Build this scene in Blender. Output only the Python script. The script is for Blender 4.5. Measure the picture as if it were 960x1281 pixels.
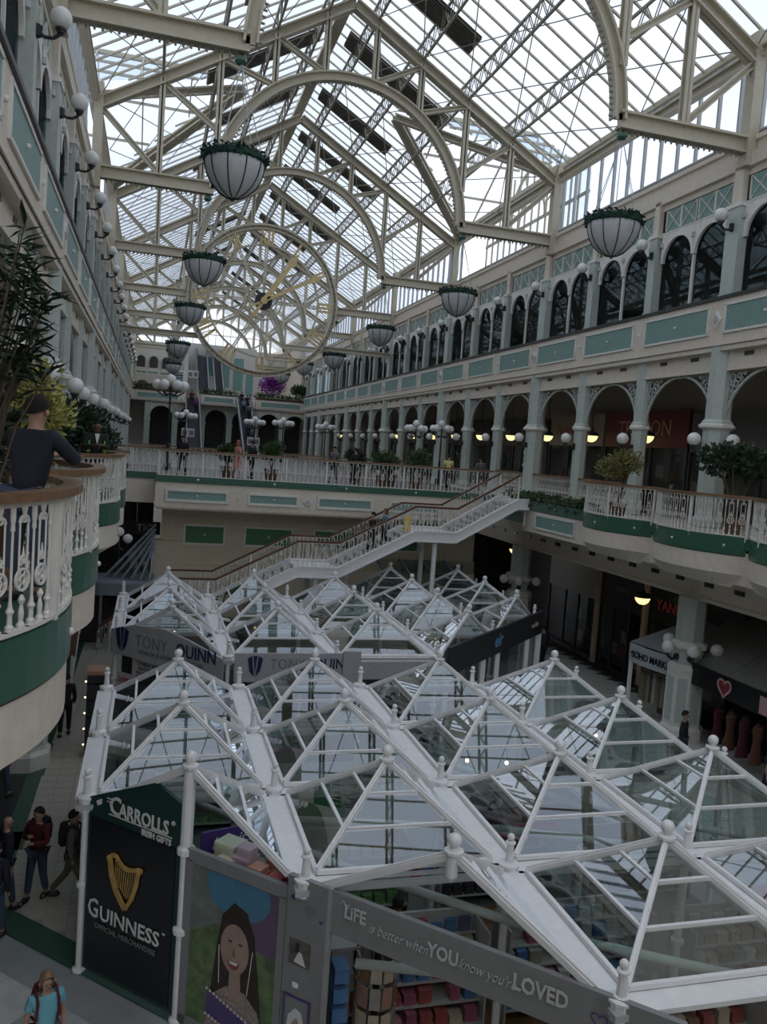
import bpy, math, random
from mathutils import Vector, Matrix
random.seed(7)
PI = math.pi
for o in list(bpy.data.objects): bpy.data.objects.remove(o)
scene = bpy.context.scene
COL = scene.collection

# ---------------------------------------------------------------- camera
cam_d = bpy.data.cameras.new('camera'); cam = bpy.data.objects.new('camera', cam_d); COL.objects.link(cam)
def norm(a): return Vector(a).normalized()
_y = norm((-290, 97.5, -1030)); _x = Vector((3590, -183.5, -1030)); _x = (_x - _y * _x.dot(_y)).normalized(); _z = _x.cross(_y)
R = Matrix((_x, _y, _z))
cam.matrix_world = Matrix.Translation((0, 0, 8.6)) @ R.to_4x4()
cam_d.sensor_fit = 'VERTICAL'; cam_d.sensor_height = 24.0; cam_d.lens = 1030 / 1281 * 24.0
cam_d.clip_start = 0.05; cam_d.clip_end = 600
scene.camera = cam

# ---------------------------------------------------------------- sky and exposure
w = bpy.data.worlds.new('overcast_sky'); scene.world = w; w.use_nodes = True
nt = w.node_tree; nt.nodes.clear()
out = nt.nodes.new('ShaderNodeOutputWorld'); bg = nt.nodes.new('ShaderNodeBackground')
tc = nt.nodes.new('ShaderNodeTexCoord'); nz = nt.nodes.new('ShaderNodeTexNoise'); cr = nt.nodes.new('ShaderNodeValToRGB')
nz.inputs['Scale'].default_value = 2.2; nz.inputs['Detail'].default_value = 5
cr.color_ramp.elements[0].position = .35; cr.color_ramp.elements[0].color = (.60, .66, .76, 1)
cr.color_ramp.elements[1].position = .65; cr.color_ramp.elements[1].color = (.95, .96, 1, 1)
nt.links.new(tc.outputs['Generated'], nz.inputs['Vector']); nt.links.new(nz.outputs['Fac'], cr.inputs['Fac'])
nt.links.new(cr.outputs['Color'], bg.inputs['Color']); bg.inputs['Strength'].default_value = 1.6
nt.links.new(bg.outputs[0], out.inputs[0])
vs = scene.view_settings; vs.view_transform = 'Standard'; vs.look = 'None'; vs.gamma = 1; vs.exposure = 0.0; vs.use_curve_mapping = False
scene.cycles.max_bounces = 7; scene.cycles.diffuse_bounces = 4; scene.cycles.glossy_bounces = 3; scene.cycles.transparent_max_bounces = 24
scene.cycles.caustics_reflective = False; scene.cycles.caustics_refractive = False

# ---------------------------------------------------------------- materials
MATS = {}
def mat(name, col, rough=.5, metal=0., var=.06, scale=6., bump=0., spec=.5, emit=None, es=0.):
    if name in MATS: return MATS[name]
    m = bpy.data.materials.new(name); m.use_nodes = True; n = m.node_tree; b = n.nodes['Principled BSDF']
    b.inputs['Roughness'].default_value = rough; b.inputs['Metallic'].default_value = metal
    b.inputs['Specular IOR Level'].default_value = spec
    t = n.nodes.new('ShaderNodeTexCoord'); z = n.nodes.new('ShaderNodeTexNoise'); z.inputs['Scale'].default_value = scale; z.inputs['Detail'].default_value = 4
    r = n.nodes.new('ShaderNodeValToRGB')
    r.color_ramp.elements[0].position = .3; r.color_ramp.elements[1].position = .7
    r.color_ramp.elements[0].color = tuple(max(0, c * (1 - var)) for c in col) + (1,)
    r.color_ramp.elements[1].color = tuple(min(1, c * (1 + var)) for c in col) + (1,)
    n.links.new(t.outputs['Object'], z.inputs['Vector']); n.links.new(z.outputs['Fac'], r.inputs['Fac']); n.links.new(r.outputs['Color'], b.inputs['Base Color'])
    if bump:
        bp = n.nodes.new('ShaderNodeBump'); bp.inputs['Strength'].default_value = bump
        n.links.new(z.outputs['Fac'], bp.inputs['Height']); n.links.new(bp.outputs[0], b.inputs['Normal'])
    if emit:
        b.inputs['Emission Color'].default_value = tuple(emit) + (1,); b.inputs['Emission Strength'].default_value = es
    MATS[name] = m; return m
def glass(name, tint, ior=1.5, rough=.02, boost=1.0, dirt=0.):
    m = bpy.data.materials.new(name); m.use_nodes = True; n = m.node_tree; n.nodes.clear()
    o = n.nodes.new('ShaderNodeOutputMaterial'); tr = n.nodes.new('ShaderNodeBsdfTransparent'); gl = n.nodes.new('ShaderNodeBsdfGlossy')
    fr = n.nodes.new('ShaderNodeFresnel'); fr.inputs['IOR'].default_value = ior; mx = n.nodes.new('ShaderNodeMixShader')
    tr.inputs['Color'].default_value = tuple(tint) + (1,); gl.inputs['Roughness'].default_value = rough; gl.inputs['Color'].default_value = (.9, .95, 1, 1)
    mu = n.nodes.new('ShaderNodeMath'); mu.operation = 'MULTIPLY'; mu.inputs[1].default_value = boost; mu.use_clamp = True
    ge = n.nodes.new('ShaderNodeNewGeometry'); om = n.nodes.new('ShaderNodeMath'); om.operation = 'SUBTRACT'; om.inputs[0].default_value = 1.0; n.links.new(ge.outputs['Backfacing'], om.inputs[1])
    mm = n.nodes.new('ShaderNodeMath'); mm.operation = 'MULTIPLY'; n.links.new(fr.outputs[0], mm.inputs[0]); n.links.new(om.outputs[0], mm.inputs[1])
    n.links.new(mm.outputs[0], mu.inputs[0]); n.links.new(mu.outputs[0], mx.inputs[0]); n.links.new(tr.outputs[0], mx.inputs[1]); n.links.new(gl.outputs[0], mx.inputs[2])
    last = mx
    if dirt:
        df = n.nodes.new('ShaderNodeBsdfDiffuse'); df.inputs['Color'].default_value = (.75, .78, .78, 1)
        m2 = n.nodes.new('ShaderNodeMixShader'); nz = n.nodes.new('ShaderNodeTexNoise'); nz.inputs['Scale'].default_value = 3
        tcn = n.nodes.new('ShaderNodeTexCoord'); n.links.new(tcn.outputs['Object'], nz.inputs['Vector'])
        m3 = n.nodes.new('ShaderNodeMath'); m3.operation = 'MULTIPLY'; m3.inputs[1].default_value = dirt * 2
        n.links.new(nz.outputs['Fac'], m3.inputs[0]); n.links.new(m3.outputs[0], m2.inputs[0])
        n.links.new(mx.outputs[0], m2.inputs[1]); n.links.new(df.outputs[0], m2.inputs[2]); last = m2
    n.links.new(last.outputs[0], o.inputs[0]); MATS[name] = m; return m
BEAM = mat('stone_paint', (.50, .455, .35), .55)
LATT = mat('lattice_paint', (.30, .28, .225), .6)
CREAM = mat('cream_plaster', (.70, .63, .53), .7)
WHITE = mat('white_paint', (.74, .72, .67), .5)
PALE = mat('pale_green_paint', (.47, .52, .48), .5)
TEAL = mat('teal_paint', (.20, .325, .295), .5)
GREENP = mat('green_panel_paint', (.06, .20, .08), .5)
DKGREEN = mat('dark_green_gloss', (.04, .12, .08), .3)
DARK = mat('dark_metal', (.018, .02, .022), .4)
CHAR = mat('charcoal_board', (.03, .032, .036), .5)
KWHITE = mat('white_powder_coat', (.80, .80, .80), .4, var=.04)
GALV = mat('grey_post_paint', (.42, .44, .45), .4)
WOOD = mat('oak_handrail', (.21, .12, .065), .4, var=.2, scale=14)
DWOOD = mat('dark_handrail', (.12, .05, .03), .3)
GOLD = mat('gold_paint', (.60, .46, .22), .45)
GLOBE = mat('opal_glass', (.78, .78, .76), .25, var=.02)
LBOWL = mat('frosted_bowl', (.50, .51, .52), .45, var=.04)
WARM = mat('lit_lamp_glass', (.9, .7, .4), .4, emit=(1, .72, .32), es=1.6)
BULB = mat('lit_bulb', (1, .8, .5), .4, emit=(1, .66, .3), es=7)
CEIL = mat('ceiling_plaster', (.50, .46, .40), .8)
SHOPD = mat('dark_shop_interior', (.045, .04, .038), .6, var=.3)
REDSIGN = mat('dark_red_sign', (.12, .012, .015), .4)
BROWN = mat('brown_wood', (.20, .10, .05), .5, var=.25)
TRUNK = mat('bark', (.10, .07, .05), .9)
LEAF = mat('dark_leaf', (.018, .04, .018), .45, var=.4, scale=3)
LEAF2 = mat('mid_green_leaf', (.05, .09, .03), .5, var=.4, scale=3)
LEAF3 = mat('yellow_green_leaf', (.17, .16, .05), .5, var=.35, scale=3)
LOUV = mat('louvre_brown', (.13, .12, .10), .6)
GARL = mat('garland_green', (.012, .05, .035), .8, var=.4, scale=20)
ROOFG = glass('roof_glass', (.90, .93, .97), ior=1.3, boost=.8)
WING = glass('window_glass', (.55, .60, .60), ior=1.6, boost=1.4)
KIOG = glass('kiosk_glass', (.86, .91, .90), ior=1.6, boost=2.9, rough=.01)
SHOPG = glass('shop_glass', (.7, .72, .72), ior=1.5)

# ---------------------------------------------------------------- mesh builder
class MB:
    def __init__(s): s.v = []; s.f = []
    def add(s, vs, fs):
        b = len(s.v); s.v += [tuple(v) for v in vs]; s.f += [tuple(i + b for i in f) for f in fs]; return s
    def box(s, c, d, M=None):
        x, y, z = d[0] / 2, d[1] / 2, d[2] / 2; c = Vector(c)
        vs = [Vector((a, b, e)) for a in (-x, x) for b in (-y, y) for e in (-z, z)]
        if M is not None: vs = [M @ v for v in vs]
        return s.add([v + c for v in vs], [(0, 1, 3, 2), (4, 6, 7, 5), (0, 4, 5, 1), (2, 3, 7, 6), (0, 2, 6, 4), (1, 5, 7, 3)])
    def bx(s, x0, x1, y0, y1, z0, z1): return s.box(((x0 + x1) / 2, (y0 + y1) / 2, (z0 + z1) / 2), (abs(x1 - x0), abs(y1 - y0), abs(z1 - z0)))
    def prof(s, p, q, prof, up=(0, 0, 1), closed=True):
        p, q = Vector(p), Vector(q); d = (q - p).normalized(); up = Vector(up)
        if abs(d.dot(up)) > .97: up = Vector((0, 1, 0)) if abs(d.y) < .9 else Vector((1, 0, 0))
        a = d.cross(up).normalized(); b = a.cross(d)
        n = len(prof); vs = [p + a * u + b * v for u, v in prof] + [q + a * u + b * v for u, v in prof]
        fs = [(i, (i + 1) % n, n + (i + 1) % n, n + i) for i in range(n)] + [tuple(range(n - 1, -1, -1)), tuple(range(n, 2 * n))]
        return s.add(vs, fs)
    def beam(s, p, q, w, h, up=(0, 0, 1)): return s.prof(p, q, [(-w / 2, -h / 2), (w / 2, -h / 2), (w / 2, h / 2), (-w / 2, h / 2)], up)
    def ibeam(s, p, q, w, h, up=(0, 0, 1), t=.04):
        s.beam(p, q, t, h, up); p, q = Vector(p), Vector(q); d = (q - p).normalized(); u = Vector(up)
        if abs(d.dot(u)) > .97: u = Vector((0, 1, 0)) if abs(d.y) < .9 else Vector((1, 0, 0))
        a = d.cross(u).normalized(); b = a.cross(d) * (h / 2 - t / 2)
        s.beam(p + b, q + b, w, t, up); s.beam(p - b, q - b, w, t, up); return s
    def tube(s, p, q, r0, r1=None, n=8):
        r1 = r0 if r1 is None else r1; p, q = Vector(p), Vector(q); d = (q - p).normalized()
        up = Vector((0, 0, 1)) if abs(d.z) < .9 else Vector((1, 0, 0)); a = d.cross(up).normalized(); b = a.cross(d)
        cs = [(math.cos(2 * PI * i / n), math.sin(2 * PI * i / n)) for i in range(n)]
        vs = [p + (a * c + b * e) * r0 for c, e in cs] + [q + (a * c + b * e) * r1 for c, e in cs]
        return s.add(vs, [(i, (i + 1) % n, n + (i + 1) % n, n + i) for i in range(n)] + [tuple(range(n - 1, -1, -1)), tuple(range(n, 2 * n))])
    def path(s, pts, r, n=6):
        for a, b in zip(pts, pts[1:]): s.tube(a, b, r, r, n)
        return s
    def lathe(s, c, pr, n=12, ph=0., sx=1, sy=1):
        c = Vector(c); vs = []; fs = []
        for r, z in pr: vs += [c + Vector((sx * r * math.cos(2 * PI * i / n + ph), sy * r * math.sin(2 * PI * i / n + ph), z)) for i in range(n)]
        for k in range(len(pr) - 1):
            for i in range(n): j = (i + 1) % n; fs.append((k * n + i, k * n + j, (k + 1) * n + j, (k + 1) * n + i))
        fs += [tuple(range(n - 1, -1, -1)), tuple(range((len(pr) - 1) * n, len(pr) * n))]
        return s.add(vs, fs)
    def ball(s, c, r, n=12, m=7, sz=1.):
        return s.lathe(c, [(max(.001, r * math.sin(PI * i / m)), -r * sz * math.cos(PI * i / m)) for i in range(m + 1)], n)
    def arc(s, c, r, w, h, a0, a1, n, ax=(1, 0, 0), az=(0, 0, 1)):
        c = Vector(c); ax = Vector(ax); az = Vector(az); nn = ax.cross(az); vs = []; fs = []
        for i in range(n + 1):
            t = a0 + (a1 - a0) * i / n; d = ax * math.cos(t) + az * math.sin(t)
            for u, v in ((-h / 2, -w / 2), (h / 2, -w / 2), (h / 2, w / 2), (-h / 2, w / 2)): vs.append(c + d * (r + u) + nn * v)
        for i in range(n):
            for k in range(4): l = (k + 1) % 4; fs.append((i * 4 + k, i * 4 + l, i * 4 + 4 + l, i * 4 + 4 + k))
        fs += [(3, 2, 1, 0), tuple(n * 4 + k for k in range(4))]
        return s.add(vs, fs)
    def plate(s, pts, nrm, t):
        nrm = Vector(nrm).normalized() * t / 2; n = len(pts); pts = [Vector(p) for p in pts]
        return s.add([p + nrm for p in pts] + [p - nrm for p in pts], [tuple(range(n)), tuple(range(2 * n - 1, n - 1, -1))] + [(i, n + i, n + (i + 1) % n, (i + 1) % n) for i in range(n)])
    def mesh(s, name, m, off=(0, 0, 0), smooth=False):
        me = bpy.data.meshes.new(name); ox, oy, oz = off
        me.from_pydata([(x - ox, y - oy, z - oz) for x, y, z in s.v], [], s.f); me.materials.append(m)
        if smooth: me.polygons.foreach_set('use_smooth', [True] * len(me.polygons))
        me.update(); return me

LOC = {}
def reg(o, loc): LOC[o.name] = Vector(loc); return o
def props(o, label, cat, group=None, kind=None):
    if label: o['label'] = label
    if cat: o['category'] = cat
    if group: o['group'] = group
    if kind: o['kind'] = kind
    return o
def thing(name, label, cat, loc=(0, 0, 0), group=None, kind=None):
    o = bpy.data.objects.new(name, None); COL.objects.link(o); o.location = loc; o.empty_display_size = .2
    reg(o, loc); return props(o, label, cat, group, kind)
def put(mb, name, m, parent=None, label=None, cat=None, group=None, kind=None, smooth=False, base=None):
    """world-space mesh builder -> object (origin at base or parent's place)"""
    off = base if base is not None else (LOC[parent.name] if parent is not None else (0, 0, 0))
    me = mb.mesh(name, m, off, smooth); o = bpy.data.objects.new(name, me); COL.objects.link(o)
    if parent is not None:
        o.parent = parent; o.location = Vector(off) - LOC[parent.name]
    else: o.location = off
    reg(o, off); return props(o, label, cat, group, kind)
def inst(me, name, parent, loc, rz=0., sc=None, M=None):
    o = bpy.data.objects.new(name, me); COL.objects.link(o)
    if parent is not None: o.parent = parent
    base = LOC[parent.name] if parent is not None else Vector((0, 0, 0))
    if M is not None: o.matrix_local = Matrix.Translation(-base) @ M
    else:
        o.location = Vector(loc) - base; o.rotation_euler = (0, 0, rz)
        if sc: o.scale = sc
    reg(o, loc if M is None else M.translation); return o
def copytree(o, loc=None, rz=None, sc=None, parent=None):
    c = o.copy(); COL.objects.link(c)
    if parent is not None: c.parent = parent
    if loc is not None: c.location = loc
    if rz is not None: c.rotation_euler = (0, 0, rz)
    if sc is not None: c.scale = sc
    for ch in o.children: copytree(ch, parent=c)
    return c
def frame(origin, xd, up=(0, 0, 1)):
    xd = Vector(xd).normalized(); up = Vector(up); n = xd.cross(up).normalized(); up = n.cross(xd)
    M = Matrix((xd, up, n)).transposed().to_4x4(); M.translation = Vector(origin); return M
def text(s, name, origin, xd, size, m, parent, align='CENTER', ext=.006, shear=0., offset=0., sx=1., label=None):
    cu = bpy.data.curves.new('t', 'FONT'); cu.body = s; cu.size = size; cu.align_x = align; cu.align_y = 'CENTER'; cu.extrude = ext; cu.shear = shear; cu.offset = offset; cu.resolution_u = 2
    to = bpy.data.objects.new('t', cu); COL.objects.link(to); dg = bpy.context.evaluated_depsgraph_get()
    me = bpy.data.meshes.new_from_object(to.evaluated_get(dg)); bpy.data.objects.remove(to); me.materials.clear(); me.materials.append(m)
    for v in me.vertices: v.co.x *= sx
    o = inst(me, name, parent, None, M=frame(origin, xd))
    if label: o['label'] = label
    return o
ORD = 'first second third fourth fifth sixth seventh eighth ninth tenth eleventh twelfth thirteenth fourteenth fifteenth sixteenth seventeenth eighteenth nineteenth twentieth'.split()
ORD += ['twenty-' + a for a in ORD[:9]] + ['thirtieth']

# ---------------------------------------------------------------- layout numbers (metres, ground = 0)
XC = 7.2; BAY = 4.27; Y0 = 22.3; L1 = 6.95; L2 = 12.75
def kY(k): return Y0 + BAY * k
KS = range(-4, 19)
TRY = [22.0 + 12.81 * j for j in range(8)]; YR = 124.0
def mx(x, s): return XC + (x - XC) * s      # s=+1 right wall, -1 left wall
# ================================================================ SETTING: floors
floor = put(MB().bx(-8, 24, -8, 112, -.3, -.02), 'floor', mat('marble_grey', (.34, .36, .36), .35, var=.12, scale=1.2), kind='structure')
LIGHT = mat('floor_marble_light', (.60, .61, .58), .3, var=.15, scale=2.5); MID = mat('floor_marble_mid', (.42, .45, .44), .3, var=.2, scale=2.5)
BEI = mat('floor_tile_beige', (.48, .45, .38), .45, var=.08); GRN = mat('floor_band_green', (.035, .10, .065), .35); BLK = mat('floor_tile_dark', (.03, .035, .035), .4)
# diagonal marble plaza slabs in front of the kiosk
tl = {m: MB().bx(-.44, .44, -.44, .44, -.02, .012).mesh('slab', m) for m in (LIGHT, MID)}
c45 = math.cos(PI / 4)
for i in range(-7, 8):
    for j in range(-6, 6):
        u, v = (i + .5) * .9, (j + .5) * .9 - .05
        x = -.4 + (u * c45 + v * c45); y = 12.0 + (-u * c45 + v * c45)
        if x + y > 12.0 or y < 6.5 or x < -4.6 or x > 5: continue
        inst(tl[LIGHT if random.random() < .62 else MID], 'marble_slab', floor, (x, y, 0), rz=-PI / 4)
gb = MB(); gb.plate([(-3.6, 16.1, .0), (2.4, 10.1, .0), (2.75, 10.45, .0), (-3.25, 16.45, .0)], (0, 0, 1), .03)
put(gb, 'green_border_band', GRN, floor)
put(MB().bx(-2.55, -2.2, 15.4, 60, -.02, .012).bx(-2.75, -2.1, 17.4, 18.2, -.02, .012).bx(-2.95, -2.15, 21.2, 23.4, -.02, .011), 'green_border_band', GRN, floor)
tb = MB().bx(-.195, .195, -.195, .195, -.02, .01).mesh('tile', BEI)
for j in range(64):
    y = 13.4 + j * .4
    for i in range(4):
        x = -2.0 + i * .4
        if x + y > 13.3: inst(tb, 'beige_tile', floor, (x, y, 0))
put(MB().bx(-6, -2.56, 15.6, 60, -.02, .008), 'dark_tile_field', BLK, floor, kind='stuff')
td = MB().bx(-.44, .44, -.44, .44, -.02, .01)
tlm = td.mesh('tile', LIGHT)
for i in range(8):
    for j in range(20):
        x = 11.7 + i * .9; y = 15.4 + j * .9
        if x < 18.6: inst(tlm, 'marble_slab', floor, (x, y, 0))
zz = MB()
for j in range(26): zz.plate([(18.9, 15 + j * .8, .014), (18.2, 15.4 + j * .8, .014), (18.9, 15.8 + j * .8, .014)], (0, 0, 1), .012)
zz.bx(18.8, 20, 15, 40, 0, .02); put(zz, 'zigzag_border', BLK, floor)

# ---------------------------------------------------------------- first-floor galleries (right and left) and far concourse
def gallery(s, name):
    e = 15.15 if s > 0 else mx(-1.45, 1)  # outer edge of deck, mirrored later
    ex = 15.15 if s > 0 else -1.45
    a, b = (ex, 21.0) if s > 0 else (-6.6, ex)
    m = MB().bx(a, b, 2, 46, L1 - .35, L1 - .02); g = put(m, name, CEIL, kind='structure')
    f = MB(); xf = ex; xi = ex + s * .22
    f.bx(min(xf, xi), max(xf, xi), 2, 46, 5.72, L1 - .28); put(f, 'fascia_board', CREAM, g)
    f = MB().bx(min(xf - s * .03, xi), max(xf - s * .03, xi), 2, 46, L1 - .28, L1 + .02); put(f, 'green_edge_band', DKGREEN, g)
    # sloping cove and lintel beam over the ground floor
    x2 = mx(17.0, s)
    f = MB(); f.plate([(xi, 2, 5.74), (xi, 46, 5.74), (x2, 46, 5.55), (x2, 2, 5.55)], (0, 0, 1), .05); put(f, 'cove_soffit', CREAM, g)
    f = MB().bx(min(x2, x2 + s * .5), max(x2, x2 + s * .5), 2, 46, 4.62, 5.56).bx(min(x2 - s * .05, x2), max(x2 - s * .05, x2), 2, 46, 4.6, 4.72); put(f, 'lintel_beam', CREAM, g)
    vm = MB().bx(-.03, .03, -.2, .2, -.07, .07).mesh('vent', DARK)
    for k in range(-2, 4):
        for q in range(3): inst(vm, 'air_vent', g, (x2 - s * .02, kY(k) + .9 + q * 1.4, 5.15))
    # fascia panels
    for k in range(-4, 6):
        yc = kY(k) + BAY / 2
        if s > 0 and k < 1: continue
        if s < 0 and k in (-4, -3, -1, 0): continue
        p = put(MB().bx(xf - s * .03, xf, yc - 1.55, yc + 1.55, 5.98, 6.45), 'fascia_panel', TEAL, g)
        fr = MB()
        for z in (5.95, 6.48): fr.bx(xf - s * .06, xf, yc - 1.63, yc + 1.63, z - .04, z + .04)
        for y in (yc - 1.6, yc + 1.6): fr.bx(xf - s * .06, xf, y - .04, y + .04, 5.95, 6.48)
        put(fr, 'moulding', WHITE, p); put(MB().ball((xf - s * .05, yc, 6.21), .045, 8, 5), 'rosette', WHITE, p, smooth=True)
        put(MB().ball((xf - s * .06, yc, 6.82), .045, 8, 5), 'rosette', WHITE, g, smooth=True)
    return g
gal = {1: gallery(1, 'floor_gallery_right'), -1: gallery(-1, 'floor_gallery_left')}
for k in ('floor_gallery_right', 'floor_gallery_left'): pass
conc = put(MB().bx(.28, 15.1, 34.6, 46, 6.0, L1).bx(-6.6, 21, 46, 100, 6.4, L1).bx(-1.0, .3, 36.6, 46, 6.0, L1), 'floor_concourse', mat('concourse_floor', (.13, .12, .11), .4), kind='structure')
br = MB().bx(.25, 15.0, 34.5, 34.75, 5.68, 6.72); brf = put(br, 'fascia_board', CREAM, conc)
put(MB().bx(.22, 15.0, 34.45, 34.75, 6.72, 6.99).bx(-1.1, .25, 36.45, 36.7, 6.72, 6.99), 'green_edge_band', DKGREEN, conc)
put(MB().bx(-1.1, .28, 36.5, 36.75, 5.68, 6.72).bx(.22, .5, 34.6, 36.7, 5.68, 6.72), 'fascia_board', CREAM, conc)
put(MB().bx(.3, 15.1, 34.6, 37.2, 5.6, 5.72), 'bridge_soffit', CREAM, conc)
def wallpanel(x0, x1, y, z0, z1, m, parent, fw=.05):
    p = put(MB().bx(x0, x1, y - .03, y, z0, z1), 'fascia_panel', m, parent); fr = MB()
    for z in (z0 - .03, z1 + .03): fr.bx(x0 - .07, x1 + .07, y - .07, y, z - fw, z + fw)
    for x in (x0 - .03, x1 + .03): fr.bx(x - fw, x + fw, y - .07, y, z0, z1)
    put(fr, 'moulding', WHITE, p); put(MB().ball(((x0 + x1) / 2, y - .05, (z0 + z1) / 2), .05, 8, 5), 'rosette', WHITE, p, smooth=True)
for x0, x1 in ((.72, 3.1), (4.05, 6.05), (7.0, 9.3), (10.2, 12.4)):
    wallpanel(x0, x1, 34.5, 6.02, 6.38, TEAL, conc); put(MB().ball(((x0 + x1) / 2, 34.44, 6.87), .05, 8, 5), 'rosette', WHITE, conc, smooth=True)
for x in (3.58, 13.0): put(MB().ball((x, 34.47, 6.2), .05, 8, 5), 'rosette', WHITE, conc, smooth=True)
dm = MB().plate([(6.52, 34.46, 6.0), (6.72, 34.46, 6.2), (6.52, 34.46, 6.4), (6.32, 34.46, 6.2)], (0, 1, 0), .06); put(dm, 'diamond_ornament', WHITE, conc)
put(MB().plate([(6.52, 34.42, 6.09), (6.63, 34.42, 6.2), (6.52, 34.42, 6.31), (6.41, 34.42, 6.2)], (0, 1, 0), .04), 'diamond_centre', GALV, conc)
wb = put(MB().bx(.6, 15.3, 37.0, 37.4, 0, 5.7).bx(.3, 1.5, 36.6, 37.4, 0, 4.05).bx(.6, 15.3, 36.7, 37.1, 0, 3.0), 'wall_under_bridge', mat('warm_cream_plaster', (.66, .58, .44), .7), kind='structure')
for x0, x1 in ((1.62, 3.3), (4.25, 6.35), (7.4, 9.4), (10.4, 12.4)): wallpanel(x0, x1, 37.0, 3.95, 4.72, GREENP, wb)
put(MB().bx(.6, 15.3, 36.95, 37.0, 4.98, 5.03).bx(1.0, 1.05, 36.95, 37, 4.4, 5.0), 'moulding', CREAM, wb)
# back of the void on the left, ground floor
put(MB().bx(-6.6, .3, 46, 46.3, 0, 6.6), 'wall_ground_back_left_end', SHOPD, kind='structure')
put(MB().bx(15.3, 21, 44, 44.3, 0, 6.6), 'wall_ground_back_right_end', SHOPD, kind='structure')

# ---------------------------------------------------------------- long walls
OCT = lambda r, zs: [(r * a, z) for a, z in zs]
def bay_range(s): return range(-4, 18)
def long_wall(s, side):
    X = lambda x: mx(x, s)
    B = lambda m, x0, x1, *r: m.bx(min(X(x0), X(x1)), max(X(x0), X(x1)), *r)
    y0, y1 = kY(-4) - .3, kY(18)
    w_ = B(MB(), 16.75, 17.2, y0, y1, 12.6, 14.02); B(w_, 16.9, 21.2, y0, y1, 12.45, 12.62); B(w_, 17.0, 21.2, y0, y1, L2 - .1, L2)
    wall = put(w_, 'wall_' + side, CREAM, kind='structure')
    r = B(MB(), 16.68, 17.25, y0, y1, 14.02, 14.12); put(r, 'dark_top_rail', DARK, wall)
    r = B(MB(), 16.77, 17.45, y0, y1, 12.44, 12.6); put(r, 'soffit', CREAM, wall)
    r = B(MB(), 16.71, 16.8, y0, y1, 12.6, 12.68); put(r, 'moulding', CREAM, wall)
    # lintel over the arcade
    r = B(MB(), 17.0, 17.35, y0, y1, 11.85, 12.5); B(r, 16.96, 17.0, y0, y1, 11.83, 11.9); put(r, 'arcade_lintel', CREAM, wall)
    # upper storey frieze and cornice
    r = B(MB(), 17.12, 17.3, y0, y1, 16.9, 17.0); B(r, 17.14, 17.3, y0, y1, 17.78, 18.0); B(r, 17.0, 17.4, y0, y1, 18.0, 18.42); B(r, 17.15, 17.4, y0, y1, 18.42, 18.75); B(r, 17.05, 17.5, y0, y1, 18.75, 18.9)
    put(r, 'cornice', CREAM, wall)
    r = B(MB(), 17.35, 17.6, y0, y1, 18.9, 19.12); put(r, 'dark_sill', DARK, wall)
    for k in bay_range(s):
        a, b = kY(k), kY(k + 1); far = k > 9
        # band panel
        p = put(B(MB(), 16.72, 16.76, a + .45, b - .42, 13.02, 13.78), 'band_panel', TEAL, wall)
        fr = MB()
        for z in (12.98, 13.82): B(fr, 16.69, 16.76, a + .37, b - .34, z - .035, z + .035)
        for y in (a + .41, b - .38): B(fr, 16.69, 16.76, y - .035, y + .035, 12.98, 13.82)
        put(fr, 'moulding', WHITE, p); put(MB().ball((X(16.7), (a + b) / 2, 13.4), .05, 8, 5), 'rosette', WHITE, p, smooth=True)
        if k % 3 == 0:
            d = MB().plate([(X(16.72), a + .02, 13.12), (X(16.72), a + .22, 13.4), (X(16.72), a + .02, 13.68), (X(16.72), a - .18, 13.4)], (1, 0, 0), .06); put(d, 'diamond_ornament', WHITE, wall)
            put(MB().plate([(X(16.68), a + .02, 13.24), (X(16.68), a + .14, 13.4), (X(16.68), a + .02, 13.56), (X(16.68), a - .1, 13.4)], (1, 0, 0), .04), 'diamond_centre', GALV, wall)
        else: put(MB().ball((X(16.73), a + .02, 13.4), .06, 8, 5), 'rosette', WHITE, wall, smooth=True)
        # arcade vents
        for q in (.3, .7):
            y = a + (b - a) * q; put(B(MB(), 16.98, 17.02, y - .2, y + .2, 12.24, 12.36), 'air_vent', DARK, wall)
    return wall
walls = {1: long_wall(1, 'right'), -1: long_wall(-1, 'left')}

# shared meshes for arches ------------------------------------------------
def spandrel_mesh():
    """openwork cast-iron arch, centred at origin, spans +-1.85 in y, springs at z=0, top z=1.75"""
    m = MB(); W, H = 1.82, 1.66; N = 20
    pt = lambda t, r=0.: (0, (W + r) * math.cos(t), (H + r) * math.sin(t))
    for i in range(N):
        m.beam(pt(PI * i / N), pt(PI * (i + 1) / N), .07, .07, (1, 0, 0))
    m.bx(-.04, .04, -W - .05, W + .05, H + .04, H + .12)
    for s in (-1, 1):
        m.bx(-.04, .04, s * W - .04 + s * .03, s * W + .04 + s * .03, 0, H + .1)
        for (y, z, r) in ((1.62, 1.46, .13), (1.33, 1.53, .08), (1.66, 1.16, .10), (1.45, 1.27, .09), (1.70, .93, .07), (1.08, 1.58, .05), (1.53, 1.02, .05), (1.74, .72, .05), (1.22, 1.42, .05), (1.70, .55, .04)):
            m.arc((0, s * y, z), r, .04, .03, 0, 2 * PI, 8, (0, 1, 0), (0, 0, 1))
        for a, b in (((1.78, 1.68), (1.62, 1.59)), ((1.5, 1.4), (1.4, 1.36)), ((1.66, 1.33), (1.66, 1.26)), ((1.7, 1.04), (1.71, 1.0)), ((1.22, 1.56), (1.12, 1.6)), ((1.34, 1.33), (1.26, 1.36))):
            m.beam((0, s * a[0], a[1]), (0, s * b[0], b[1]), .03, .03, (1, 0, 0))
    m.bx(-.07, .07, -.08, .08, H - .06, H + .16)
    return m
sp = spandrel_mesh(); sp_me = sp.mesh('spandrel', PALE)
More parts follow.
